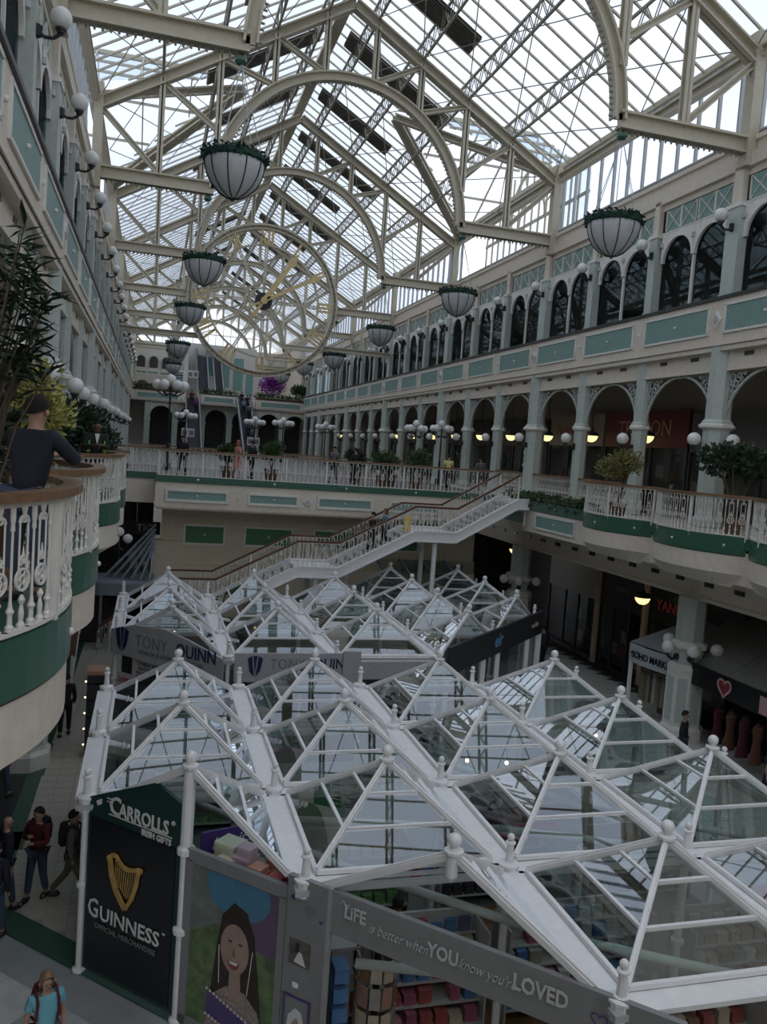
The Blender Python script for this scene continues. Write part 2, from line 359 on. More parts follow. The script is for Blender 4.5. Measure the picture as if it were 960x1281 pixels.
def upper_window_meshes():
    # one arched light: half of a bay, arch board with hole; spans y +-.86, springs z=1.65, top 2.52
    hw, sz, rt, top = .80, 1.72, .80, 2.75
    m = MB(); N = 14; vs = []
    o = [(hw * math.cos(PI * i / N), sz + rt * math.sin(PI * i / N)) for i in range(N + 1)]
    outer = [(.92 * (1 if i <= N / 2 else -1) if (i < 3 or i > N - 3) else .92 * (1 - 2 * i / N) * 1.25, 0) for i in range(N + 1)]
    for i in range(N):
        (y1, z1), (y2, z2) = o[i], o[i + 1]
        def out(y, z, i):
            if i <= 2: return (.92, z)
            if i >= N - 2: return (-.92, z)
            return (max(-.92, min(.92, y * 1.0 + (.3 * y))), top)
        a, b = out(y1, z1, i), out(y2, z2, i + 1)
        m.add([(-.05, y1, z1), (-.05, y2, z2), (-.05, b[0], b[1]), (-.05, a[0], a[1]), (.05, y1, z1), (.05, y2, z2), (.05, b[0], b[1]), (.05, a[0], a[1])], [(0, 1, 2, 3), (7, 6, 5, 4), (0, 4, 5, 1)])
    for s in (1, -1): m.add([(-.05, s * .92, o[2][1]), (-.05, s * .92, top), (-.05, s * min(.92, o[3][0] * 1.3), top), (-.05, s * .92, o[2][1])], [(0, 1, 2)])
    m.bx(-.05, .05, -.92, .92, top - .03, top + .04)
    arch = m.mesh('arch', PALE if False else WHITE)
    g = MB(); pts = [(0, -hw, 0)] + [(0, y, z) for y, z in reversed(o)] + [(0, hw, 0)]
    g.plate(pts, (1, 0, 0), .012); gl_ = g.mesh('pane', WING)
    st = MB(); st.bx(-.02, .02, -.03, .03, 0, .0001)
    return arch, gl_
ARCH, PANE = upper_window_meshes()
SILV = MATS['white_powder_coat']
def wall_fill(s, wall):
    X = lambda x: mx(x, s); side = 'right' if s > 0 else 'left'
    for k in bay_range(s):
        a = kY(k); b = kY(k + 1); yc = (a + b) / 2
        o = inst(sp_me, 'spandrel_arch', wall, (X(17.12), yc, 10.15), sc=(1, 1, 1))
        # window of the upper floor: two arched lights
        wn = put(MB().bx(X(17.18) - .04, X(17.18) + .04, yc - .05, yc + .05, 14.1, 15.9).bx(X(17.18) - .05, X(17.18) + .05, a + .3, b - .3, 14.08, 14.16), 'window_' + str((k + 5) if s > 0 else (k + 27)), WHITE, base=(X(17.18), yc, 14.1), kind='structure')
        for q in (-.9, .9):
            inst(ARCH, 'arch_head', wn, (X(17.15), yc + q, 14.2)); inst(PANE, 'pane', wn, (X(17.2), yc + q, 14.2))
            # frieze panel: two saltire panels each
            for h in (-.43, .43):
                yy = yc + q + h; p = put(MB().bx(X(17.2) - .02, X(17.2) + .02, yy - .40, yy + .40, 17.02, 17.76), 'frieze_panel', TEAL, wn)
                z0, z1 = 17.04, 17.74; xx = X(17.2) - s * .04; cr_ = MB()
                for u, v in (((-.38, z0), (.38, z1)), ((-.38, z1), (.38, z0))): cr_.beam((xx, yy + u[0], u[1]), (xx, yy + v[0], v[1]), .025, .03, (1, 0, 0))
                for u in (-.41, .41): cr_.bx(xx - .02, xx + .02, yy + u - .02, yy + u + .02, z0, z1)
                put(cr_, 'saltire_bars', WHITE, p)
        for yy in (yc, yc - 1.78, yc + 1.78):
            put(MB().lathe((X(17.08), yy, 16.55), [(.07, -.07), (.07, .07)], 8), 'boss', GALV, wn) if k < 6 else None
wall_fill(1, walls[1]); wall_fill(-1, walls[-1])
# back walls of the galleries (shops) and ceilings
for s, side in ((1, 'right'), (-1, 'left')):
    X = lambda x: mx(x, s); B = lambda m, x0, x1, *r: m.bx(min(X(x0), X(x1)), max(X(x0), X(x1)), *r)
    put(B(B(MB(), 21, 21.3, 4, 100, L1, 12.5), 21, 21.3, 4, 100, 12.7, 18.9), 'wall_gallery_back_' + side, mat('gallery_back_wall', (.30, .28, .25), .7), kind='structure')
    put(B(MB(), 17.0, 17.4, 99.3, 125, L1, 22), 'wall_far_side_' + side, CREAM, kind='structure')
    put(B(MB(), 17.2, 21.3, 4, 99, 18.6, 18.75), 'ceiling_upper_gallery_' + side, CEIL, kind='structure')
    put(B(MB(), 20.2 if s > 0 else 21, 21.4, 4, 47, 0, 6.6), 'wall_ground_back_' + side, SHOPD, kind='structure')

# columns ---------------------------------------------------------------
def make_column(r, thick):
    t = thing('column', 'x', 'column', (0, 0, 0)); P = PI / 8
    put(MB().lathe((0, 0, 0), [(r * 1.25, 3.22), (r * 1.2, 3.3), (r, 3.38), (r, 5.62), (r * 1.05, 5.65)], 8, P), 'shaft', PALE, t)
    put(MB().lathe((0, 0, 0), [(r * 1.22, 0), (r * 1.22, .25), (r * 1.05, .3), (r * 1.05, 3.0), (r * 1.1, 3.08)], 8, P), 'pedestal', PALE, t)
    put(MB().lathe((0, 0, 0), [(r * 1.15, 3.06), (r * 1.42, 3.12), (r * 1.42, 3.2), (r * 1.25, 3.24)], 8, P), 'collar', WHITE, t)
    return t
cthin = make_column(.27, 0); cthick = make_column(.40, 1)
def make_pilaster(wd):
    t = thing('pilaster', 'x', 'pilaster', (0, 0, 0))
    put(MB().bx(-.16, .16, -wd / 2, wd / 2, 0, 2.75), 'shaft', PALE, t); put(MB().bx(-.2, .2, -wd / 2 - .05, wd / 2 + .05, 2.72, 2.84), 'cap', WHITE, t)
    put(MB().bx(-.1, .1, -wd * .35, wd * .35, 2.84, 4.0), 'upper_block', CREAM, t); put(MB().bx(-.19, .19, -wd / 2 - .03, wd / 2 + .03, 0, .12), 'base', PALE, t)
    return t
pthin = make_pilaster(.42); pthick = make_pilaster(.62)
def make_globe_bracket():
    t = thing('globe_wall_lamp', 'x', 'wall lamp', (0, 0, 0))
    put(MB().path([(0, 0, 0), (-.12, 0, -.09), (-.28, 0, -.09), (-.4, 0, -.0), (-.42, 0, .1)], .035, 6).lathe((0, 0, 0), [(.02, -.14), (.09, -.1), (.09, .1), (.02, .14)], 6).ball((-.42, 0, .07), .08, 8, 5), 'bracket', DARK, t)
    put(MB().ball((-.42, 0, .32), .21, 14, 9), 'globe', GLOBE, t, smooth=True)
    put(MB().lathe((-.42, 0, .06), [(.05, 0), (.11, .03), (.11, .07)], 8), 'cup', DARK, t)
    return t
gbr = make_globe_bracket()
def make_bowl_lamp():
    t = thing('bowl_pendant_lamp', 'x', 'pendant lamp', (0, 0, 0))
    put(MB().lathe((0, 0, 0), [(.02, -.30), (.12, -.28), (.22, -.2), (.28, -.08), (.29, 0)], 14), 'lit_bowl', WARM, t, smooth=True)
    put(MB().lathe((0, 0, 0), [(.31, -.02), (.32, .04), (.28, .12), (.1, .17), (.05, .3)], 14), 'rim', DARK, t)
    put(MB().tube((0, 0, .25), (0, 0, 2.72), .018, n=5), 'stem', DARK, t); put(MB().path([(.05, 0, 0), (.05, 0, -.3)], .008, 4), 'rib', DARK, t)
    return t
bowl = make_bowl_lamp()
used = set()
def place(proto, loc, label, rz=0., group=None, sc=None):
    if proto.name in used: o = copytree(proto)
    else: o = proto; used.add(proto.name)
    o.location = loc; o.rotation_euler = (0, 0, rz)
    if sc: o.scale = (sc, sc, sc)
    o['label'] = label
    if group: o['group'] = group
    return o
for s, side in ((1, 'right'), (-1, 'left')):
    for n, k in enumerate(range(-1 if s > 0 else -3, 18)):
        y = kY(k); big = (k % 3 == 0); size = 'thick' if big else 'slender'
        place(cthick if big else cthin, (mx(17.12, s), y, L1), f'{size} pale green octagonal column, {side} first-floor arcade, {ORD[n]} from the camera end', group=f'columns of the {side} first-floor arcade')
        place(pthick if big else pthin, (mx(17.1, s), y, 14.12), f'{size} pale green upper-window pilaster on the {side} wall, {ORD[n]} from the camera end', group=f'pilasters of the {side} upper floor')
        if s < 0 or k > -1:
            place(gbr, (mx(16.92, s), y, 16.25), f'white globe on the {side} upper wall, {ORD[n]} pilaster from the camera end', rz=0 if s > 0 else PI, group=f'globe lamps on the {side} upper pilasters')
        if k < 13: place(gbr, (mx(16.86 if not big else 16.74, s), y, 9.35), f'white globe on the {side} first-floor arcade, {ORD[n]} column from the camera end', rz=0 if s > 0 else PI, group=f'globe lamps on the {side} arcade columns')
        if s > 0 and k >= 0 and k < 15: place(bowl, (18.8, y + 2.1, 9.95), f'lit bowl pendant hanging inside the right first-floor arcade, {ORD[n - 1]} bay from the camera end', group='bowl pendants in the right arcade')
place(gbr, (17.12, kY(0) - .38, 9.35), 'second white globe on the nearest thick column in view, facing the camera', rz=PI / 2)

# ground-floor columns ---------------------------------------------------
def make_lower(r):
    t = thing('ground_floor_column', 'x', 'column', (0, 0, 0)); P = PI / 8
    put(MB().lathe((0, 0, 0), [(r, 3.1), (r, 4.65)], 8, P), 'shaft', PALE, t)
    put(MB().lathe((0, 0, 0), [(r * 1.1, 2.95), (r * 1.32, 3.02), (r * 1.32, 3.12), (r * 1.05, 3.2), (r, 3.22)], 8, P).lathe((0, 0, 0), [(r * 1.1, 2.1), (r * 1.36, 2.3), (r * 1.36, 2.38), (r * 1.12, 2.5)], 8, P), 'collar', WHITE, t)
    put(MB().lathe((0, 0, 0), [(r * 1.1, 2.4), (r * 1.08, 3.0)], 8, P), 'neck', PALE, t)
    ped = put(MB().lathe((0, 0, 0), [(r * 1.5, 0), (r * 1.5, .38), (r * 1.3, .48), (r * 1.3, 2.15), (r * 1.36, 2.25)], 8, P), 'pedestal', WHITE, t)
    for i in range(8):
        a = i * PI / 4; d = Vector((math.cos(a), math.sin(a), 0)); tt = Vector((-d.y, d.x, 0)); c = d * (r * 1.3 * math.cos(PI / 8) + .005); hw = r * .33
        put(MB().plate([c - tt * hw + Vector((0, 0, .6)), c + tt * hw + Vector((0, 0, .6)), c + tt * hw + Vector((0, 0, 2.05)), c - tt * hw + Vector((0, 0, 2.05))], d, .02), 'recessed_panel', PALE, ped)
    for a in (PI * 1.05, PI * 1.35, -PI * .3, PI * .55):
        d = Vector((math.cos(a), math.sin(a), 0)); b0 = d * r * 1.05 + Vector((0, 0, 2.7)); g = d * (r + .42) + Vector((0, 0, 3.05))
        br_ = put(MB().path([b0, b0 + d * .2 - Vector((0, 0, .08)), d * (r + .42) + Vector((0, 0, 2.75)), d * (r + .42) + Vector((0, 0, 2.85))], .04, 6).ball(b0, .12, 8, 5), 'lamp_bracket', DARK, t)
        put(MB().ball(g, .21, 12, 8), 'globe', GLOBE, br_, smooth=True)
    return t
lc = make_lower(.46)
for (x, y, lab) in ((17.05, 22.5, 'thick ground-floor column with globe lamps, beside the black awning with the heart'), (17.05, kY(3) + .2, 'ground-floor column with globe lamps under the foot of the staircase landing, beyond the dark phone-shop sign'), (-2.75, 22.0, 'white based ground-floor column under the left balconies, beside the hi-vis jacket')):
    place(lc, (x, y, 0), lab)

# unseen end of the hall behind the camera, lowered to let light in above
put(MB().bx(-8, 24, -8.3, -8, 0, 12.5), 'wall_near_end', CREAM, kind='structure')
put(MB().bx(16.75, 17.2, -8, 5.3, 0, 22).bx(-2.8, -2.35, -8, 5.3, 0, 22), 'wall_near_sides', CREAM, kind='structure')
# ================================================================ ROOF
SL = (26.85 - 21.2) / 9.65
def rafz(d): return 26.85 - SL * abs(d)
def make_truss(j, Y, clock=False):
    lab = ['cream steel roof truss with round arch nearest the camera', 'second cream roof truss from the camera, its big arch crossing mid picture', 'third cream roof truss, its arch just in front of the clock', 'cream roof truss that carries the big round clock', 'cream roof truss just behind the clock', 'second cream roof truss behind the clock', 'third cream roof truss behind the clock', 'farthest cream roof truss at the end of the hall'][j]
    t = thing('roof_truss', lab, 'roof truss', (XC, Y, 18.6), group='roof trusses with round arches')
    P = lambda d, z: (XC + d, Y, z)
    for s in (-1, 1):
        put(MB().ibeam(P(0, 26.85), P(s * 9.75, rafz(9.75)), .42, .42, t=.06), 'rafter_beam', BEAM, t)
        put(MB().ibeam(P(s * 5.3, 18.6), P(s * 9.7, 18.6), .36, .5, t=.07), 'hammer_beam', BEAM, t)
        put(MB().bx(XC + s * 9.78 - .17, XC + s * 9.78 + .17, Y - .2, Y + .2, 17.98, 21.9), 'eaves_post', BEAM, t)
        if clock: put(MB().ibeam(P(s * 4.3, 15.75), P(s * 9.7, 15.75), .3, .36, t=.06), 'lower_beam', BEAM, t)
        R_ = 5.45
        for d in (1.05, 3.1, 5.25, 7.45):
            zb = 18.6 + math.sqrt(max(0, R_ ** 2 - d ** 2)) if d < R_ - .1 else 18.8
            put(MB().ibeam(P(s * d, zb), P(s * d, rafz(d)), .24, .26, t=.05), 'web_post', BEAM, t)
        for d0, z0, d1 in ((1.15, 18.6 + 5.35, 3.1), (3.15, 18.6 + 4.45, 5.25), (5.3, 20.9, 7.45)):
            put(MB().ibeam(P(s * d0, z0), P(s * d1, rafz(d1) - .1), .2, .2, t=.05), 'web_brace', BEAM, t)
        put(MB().ibeam(P(s * 7.4, 18.8), P(s * 9.6, rafz(9.6) - .3), .2, .2, t=.05), 'web_brace', BEAM, t)
        if j > 0:
            put(MB().beam(P(s * 7.45, 16.0 if not clock else 15.8), P(s * 7.45, 18.4), .14, .14), 'hanger', BEAM, t) if clock else None
        fr = MB()
        for i in range(22):
            x = 5.4 + i * .19; fr.tube(P(s * x, 18.34), P(s * x, 18.22), .04, .03, 5)
        put(fr, 'pendant_fringe', LATT, t, kind='stuff')
    m = MB(); m.arc(P(0, 18.6), 5.45, .36, .07, 0, PI, 40); m.arc(P(0, 18.6), 5.12, .36, .06, 0, PI, 40); m.arc(P(0, 18.6), 5.28, .07, .34, 0, PI, 40)
    put(m, 'round_arch', BEAM, t)
    fr = MB()
    for i in range(96):
        a = PI * (i + .5) / 96; c, s_ = math.cos(a), math.sin(a); fr.tube(P(5.1 * c, 18.6 + 5.1 * s_), P(4.98 * c, 18.6 + 4.98 * s_), .04, .03, 5)
    put(fr, 'pendant_fringe', LATT, t, kind='stuff')
    return t
trusses = [make_truss(j, Y, j == 3) for j, Y in enumerate(TRY)]
nt_ = copytree(trusses[0], (XC, TRY[0] - 12.81, 18.6)); nt_['label'] = 'cream steel roof truss above and behind the camera'
# nearest eaves posts behind the camera end
ceil = put(MB().bx(XC - .25, XC + .25, -5, YR, 27.55, 27.75), 'ceiling', BEAM, kind='structure')
GZ = 1.15
def gz(d): return rafz(d) + GZ
# lattice purlins
def lattice(L, n):
    m = MB(); m.beam((0, 0, .45), (0, L, .45), .09, .09); m.beam((0, 0, -.35), (0, L, -.35), .09, .09)
    st = L / n
    for i in range(n):
        y = i * st
        for x in (-.04, .04):
            m.beam((x, y, -.35), (x, y + st / 2, .45), .03, .03, (1, 0, 0)); m.beam((x, y + st / 2, .45), (x, y + st, -.35), .03, .03, (1, 0, 0))
    return m.mesh('lattice', LATT)
lat = lattice(12.81, 12)
for j in range(-2, 8):
    y = TRY[0] + 12.81 * j
    for d in (1.05, 3.1, 5.25, 7.45):
        for s in (-1, 1):
            inst(lat, 'lattice_purlin', ceil, (XC + s * d, y, rafz(d) + .55))
for s in (-1, 1): put(MB().ibeam((XC + s * 9.9, -5, 21.35), (XC + s * 9.9, YR, 21.35), .3, .35, t=.06).beam((XC + s * 10.2, -5, 22.05), (XC + s * 10.2, YR, 22.05), .2, .2), 'eaves_beam', BEAM, ceil)
# wind bracing rods
for j in range(0, 8):
    y = TRY[0] + 12.81 * (j - 1); r_ = MB()
    for s in (-1, 1):
        for d0, d1 in ((1.05, 3.1), (3.1, 5.25), (5.25, 7.45), (7.45, 9.7)):
            for q in range(2):
                ya, yb = y + q * 6.4, y + q * 6.4 + 6.4
                r_.tube((XC + s * d0, ya, rafz(d0) + .3), (XC + s * d1, yb, rafz(d1) + .3), .022, n=4); r_.tube((XC + s * d1, ya, rafz(d1) + .3), (XC + s * d0, yb, rafz(d0) + .3), .022, n=4)
    put(r_, 'bracing_rods', LATT, ceil)
# glazing bars and panes; transept between second and third truss
SP = 0.95; TY = (TRY[1] + TRY[2]) / 2; TH = 6.1
def dlimit(y):
    a = abs(y - TY)
    return 10.2 if a > TH else 3.9 + (10.2 - 3.9) * a / TH
full_bar = {}; full_pane = {}
for s in (-1, 1):
    full_bar[s] = MB().beam((0, 0, 0), (s * 10.25, 0, -SL * 10.25), .08, .07).mesh('bar', BEAM)
    full_pane[s] = MB().plate([(0, .03, 0), (s * 10.2, .03, -SL * 10.2), (s * 10.2, SP - .03, -SL * 10.2), (0, SP - .03, 0)], (s * SL, 0, 1), .012).mesh('pane', ROOFG)
y = -4.4; n = 0
while y < 123.5:
    for s in (-1, 1):
        dl = dlimit(y); d2 = dlimit(y + SP)
        if dl > 10: inst(full_bar[s], 'glazing_bar', ceil, (XC, y, 26.85 + GZ))
        else: put(MB().beam((XC, y, 26.85 + GZ), (XC + s * dl, y, gz(dl)), .08, .07), 'glazing_bar', BEAM, ceil)
        if dl > 10 and d2 > 10: inst(full_pane[s], 'roof_pane', ceil, (XC, y, 26.85 + GZ))
        else:
            a, b = dl, d2
            put(MB().plate([(XC, y + .03, gz(0)), (XC + s * a, y + .03, gz(a)), (XC + s * b, y + SP - .03, gz(b)), (XC, y + SP - .03, gz(0))], (s * SL, 0, 1), .012), 'roof_pane', ROOFG, ceil)
    y += SP
# louvre strips across the slopes
lv = MB(); 
for i in range(9): lv.beam((0, -.62 + i * .155, 0), (1, -.62 + i * .155, -SL), .05, .10)
lv.plate([(0, -.7, .06), (1, -.7, .06 - SL), (1, .7, .06 - SL), (0, .7, .06)], (SL, 0, 1), .02)
for j in range(-1, 7):
    for s in (-1, 1):
        for (yo, d0, d1) in ((4.2, .6, 5.6), (10.6, .6, 4.6)):
            y = TRY[0] + 12.81 * j + yo; m = MB()
            for i in range(9): m.beam((XC + s * d0, y - .62 + i * .155, rafz(d0) + .95), (XC + s * d1, y - .62 + i * .155, rafz(d1) + .95), .05, .09)
            m.plate([(XC + s * d0, y - .7, rafz(d0) + 1.02), (XC + s * d1, y - .7, rafz(d1) + 1.02), (XC + s * d1, y + .7, rafz(d1) + 1.02), (XC + s * d0, y + .7, rafz(d0) + 1.02)], (s * SL, 0, 1), .02)
            put(m, 'louvre_strip', LOUV, ceil)
# transept: valleys, ridge, gable
for s in (-1, 1):
    a = (XC + s * 3.8, TY, gz(3.9) - .45)
    for q in (-1, 1):
        b = (XC + s * 10.0, TY + q * TH, gz(10.1) - .6)
        put(MB().ibeam(a, b, .5, .34, t=.08), 'valley_beam', BEAM, ceil)
    zr = gz(3.9); xg = XC + s * 11.6
    put(MB().beam((XC + s * 3.9, TY, zr), (xg, TY, zr), .16, .2), 'transept_ridge', BEAM, ceil)
    for q in (-1, 1):
        put(MB().plate([(XC + s * 3.9, TY, zr), (xg, TY, zr), (xg, TY + q * TH, gz(10.2)), (XC + s * 10.2, TY + q * TH, gz(10.2))], (0, q * .57, 1), .012), 'roof_pane', ROOFG, ceil)
        for d in (6.2, 8.4, 10.4):
            f_ = (d - 3.9) / 6.3; q2 = min(1, f_)
            put(MB().beam((XC + s * d, TY, zr), (XC + s * d, TY + q * TH * q2, zr + (gz(10.2) - zr) * q2), .06, .12), 'glazing_bar', BEAM, ceil)
        for h in (.33, .66):
            put(MB().beam((XC + s * (3.9 + 6.3 * h), TY + q * TH * h, zr + (gz(10.2) - zr) * h), (xg, TY + q * TH * h, zr + (gz(10.2) - zr) * h), .06, .12), 'glazing_bar', BEAM, ceil)
    gm = MB(); z0 = 19.1
    for i in range(-7, 8):
        y = TY + i * .85; gm.beam((xg, y, z0), (xg, y, zr - abs(i) * .85 / TH * (zr - gz(10.2))), .07, .1)
    gm.arc((xg, TY, 21.2), 3.0, .1, .14, 0, PI, 24, (0, 1, 0)); gm.arc((xg, TY, 21.2), 1.6, .1, .12, 0, PI, 20, (0, 1, 0))
    for a_ in range(1, 8): gm.beam((xg, TY + 1.6 * math.cos(a_ * PI / 8), 21.2 + 1.6 * math.sin(a_ * PI / 8)), (xg, TY + 3 * math.cos(a_ * PI / 8), 21.2 + 3 * math.sin(a_ * PI / 8)), .06, .06, (1, 0, 0))
    for z in (19.2, 21.2): gm.beam((xg, TY - TH, z), (xg, TY + TH, z), .1, .14)
    put(gm, 'gable_tracery', BEAM, ceil)
    put(MB().plate([(xg + s * .05, TY - TH, z0), (xg + s * .05, TY + TH, z0), (xg + s * .05, TY + TH, gz(10.2)), (xg + s * .05, TY, zr), (xg + s * .05, TY - TH, gz(10.2))], (1, 0, 0), .012), 'gable_pane', ROOFG, ceil)
eg = MB()
for i in range(-4, 5): eg.beam((XC + i * 2.2, -5.2, 12.5), (XC + i * 2.2, -5.2, rafz(i * 2.2) + 1.0), .14, .2)
put(eg, 'unseen_gable_mullions', BEAM, ceil)  # bars of an unseen near-end opening, added to admit light
# clerestory glazing
cb = MB().bx(-.06, .06, -.04, .04, 19.1, 22.0).mesh('mullion', MATS['grey_post_paint']); cp = MB().bx(-.006, .006, .03, 1.03, 19.15, 21.95).mesh('pane', ROOFG)
for s in (-1, 1):
    rail_ = MB()
    for z in (19.15, 21.95): rail_.bx(XC + s * 10.25 - .07, XC + s * 10.25 + .07, -5, 99.3, z - .06, z + .06)
    g = put(rail_, 'window_clerestory_' + ('right' if s > 0 else 'left'), MATS['grey_post_paint'], kind='structure')
    y = -4.6
    while y < 99:
        if abs(y - TY) > TH:
            inst(cb, 'mullion', g, (XC + s * 10.25, y, 0)); inst(cp, 'pane', g, (XC + s * 10.25, y, 0))
        y += 1.0675

# hanging bowl planters / lamps at the hammer beam ends ------------------
def make_hanging():
    t = thing('hanging_bowl_lamp', 'x', 'hanging lamp', (0, 0, 0)); R_ = .76
    pr = [(.02, -.84), (.16, -.82), (.38, -.70), (.56, -.52), (.68, -.30), (.74, -.08), (.75, .1)]
    put(MB().lathe((0, 0, 0), pr, 28), 'frosted_bowl', LBOWL, t, smooth=True)
    for i in range(10):
        a = 2 * PI * i / 10; put(MB().path([((r + .012) * math.cos(a), (r + .012) * math.sin(a), z) for r, z in pr], .016, 4), 'rib', DARK, t)
    put(MB().lathe((0, 0, 0), [(.05, -.9), (.05, -.82)], 8), 'bottom_boss', DARK, t)
    m = MB()
    for i in range(420):
        a = random.uniform(0, 2 * PI); r = random.uniform(.66, .86); z = random.uniform(.06, .34); p = Vector((r * math.cos(a), r * math.sin(a), z)); d = Vector((random.uniform(-1, 1), random.uniform(-1, 1), random.uniform(-.6, .8))).normalized() * .09; e = d.cross(Vector((random.random(), random.random(), random.random()))).normalized() * .035
        m.add([p - d, p + e, p + d, p - e], [(0, 1, 2, 3)])
    m.lathe((0, 0, 0), [(.74, .05), (.8, .12), (.8, .22), (.72, .28), (.3, .3)], 24)
    put(m, 'green_garland', GARL, t, kind='stuff')
    m = MB()
    for i in range(6):
        a = 2 * PI * i / 6; m.tube((.7 * math.cos(a), .7 * math.sin(a), .25), (0.03, 0, 2.55), .012, n=4)
    put(m, 'suspension_cables', GALV, t); put(MB().lathe((0, 0, 2.5), [(.1, 0), (.16, .06), (.16, .16), (.1, .2)], 8), 'ceiling_hook', DKGREEN, t)
    return t
hl = make_hanging()
near = ['nearest the camera', 'second from the camera', 'third from the camera', 'fourth from the camera', 'fifth from the camera', 'sixth from the camera', 'seventh', 'farthest']
for j, Y in enumerate(TRY[:6]):
    for s, side in ((-1, 'left'), (1, 'right')):
        x = XC + s * 5.5; z = 15.6
        if j == 3: z = 15.2
        if j == 3 and s < 0: x = XC - 5.75; z = 14.9
        place(hl, (x, Y + .05, z), f'frosted bowl lamp with green garland, {side} side of the hall, {near[j]}', group='hanging bowl lamps')

# ---------------------------------------------------------------- clock
def make_clock():
    c = (XC, TRY[3] - .35, 18.6); t = thing('giant_clock', 'giant open-work clock with gold roman numerals hung in the roof truss', 'clock', c); Y = c[1]
    P = lambda r, a, dy=0: (c[0] + r * math.sin(a), Y + dy, c[2] + r * math.cos(a))
    m = MB(); m.arc(c, 5.3, .45, .1, 0, 2 * PI, 72); m.arc(c, 5.02, .45, .06, 0, 2 * PI, 72); m.arc(c, 5.16, .06, .3, 0, 2 * PI, 72); put(m, 'outer_ring', BEAM, t)
    put(MB().arc(c, 3.95, .2, .12, 0, 2 * PI, 60), 'inner_ring', BEAM, t)
    put(MB().arc(c, 1.3, .2, .1, 0, 2 * PI, 32).arc(c, .95, .2, .1, 0, 2 * PI, 32), 'hub_ring', BEAM, t)
    put(disc(c, .62, .2), 'hub_disc', DARK, t)
    for h in range(12):
        a = h * PI / 6; m = MB(); n = Vector((math.cos(a), 0, -math.sin(a)))
        for o in (-.07, .07): m.beam(Vector(P(.95, a)) + n * o, Vector(P(3.95, a)) + n * o, .1, .06, (0, 1, 0))
        m.beam(P(4.9, a), P(5.3, a), .1, .1, (0, 1, 0)); put(m, 'spoke', BEAM, t)
    num = ['XII', 'I', 'II', 'III', 'IIII', 'V', 'VI', 'VII', 'VIII', 'IX', 'X', 'XI']
    for h, s in enumerate(num):
        a = h * PI / 6; rad = Vector((math.sin(a), 0, math.cos(a))); tan = Vector((math.cos(a), 0, -math.sin(a))); cc = Vector(P(4.5, a, -.12)); m = MB()
        wd = {'I': .26, 'V': .5, 'X': .5}; tot = sum(wd[q] for q in s); u = -tot / 2
        def st(u0, v0, u1, v1, ww=.17): m.beam(cc + tan * u0 + rad * v0, cc + tan * u1 + rad * v1, ww, .06, (0, 1, 0))
        for q in s:
            uc = u + wd[q] / 2
            if q == 'I': st(uc, -.48, uc, .48)
            if q == 'V': st(uc - .17, .48, uc, -.48); st(uc + .17, .48, uc, -.48, .06)
            if q == 'X': st(uc - .17, .48, uc + .17, -.48); st(uc + .17, .48, uc - .17, -.48, .06)
            u += wd[q]
        st(-tot / 2, .5, tot / 2, .5, .05); st(-tot / 2, -.5, tot / 2, -.5, .05)
        put(m, 'numeral', GOLD, t)
    m = MB()
    for i in range(60):
        a = i * PI / 30
        m.beam(P(5.1, a, -.24), P(5.25, a, -.24), .04, .03, (0, 1, 0))
    put(m, 'minute_marks', DARK, t)
    def hand(a, L, w0, tail):
        rad = Vector((math.sin(a), 0, math.cos(a))); tan = Vector((math.cos(a), 0, -math.sin(a))); o = Vector((c[0], Y - .4, c[2]))
        m = MB(); m.plate([o + tan * w0, o + rad * L * .72 + tan * w0 * .75, o + rad * L * .78 + tan * w0 * 1.5, o + rad * L, o + rad * L * .78 - tan * w0 * 1.5, o + rad * L * .72 - tan * w0 * .75, o - tan * w0], (0, 1, 0), .08)
        m.plate([o + tan * w0 * .6, o - rad * tail * .8 + tan * w0 * .6, o - rad * tail * .85 + tan * w0 * 1.6, o - rad * tail - tan * 0, o - rad * tail * .85 - tan * w0 * 1.6, o - rad * tail * .8 - tan * w0 * .6, o - tan * w0 * .6], (0, 1, 0), .08)
        return m
    put(hand(math.radians(33), 4.3, .2, 1.45), 'hour_hand', GOLD, t); put(hand(math.radians(62), 5.0, .13, 1.2), 'minute_hand', GOLD, t)
    put(disc((c[0], Y - .5, c[2]), .25, .1), 'boss', GOLD, t)
def disc(c, r, t, n=24):
    m = MB(); m.plate([(c[0] + r * math.cos(2 * PI * i / n), c[1], c[2] + r * math.sin(2 * PI * i / n)) for i in range(n)], (0, 1, 0), t); return m
make_clock()

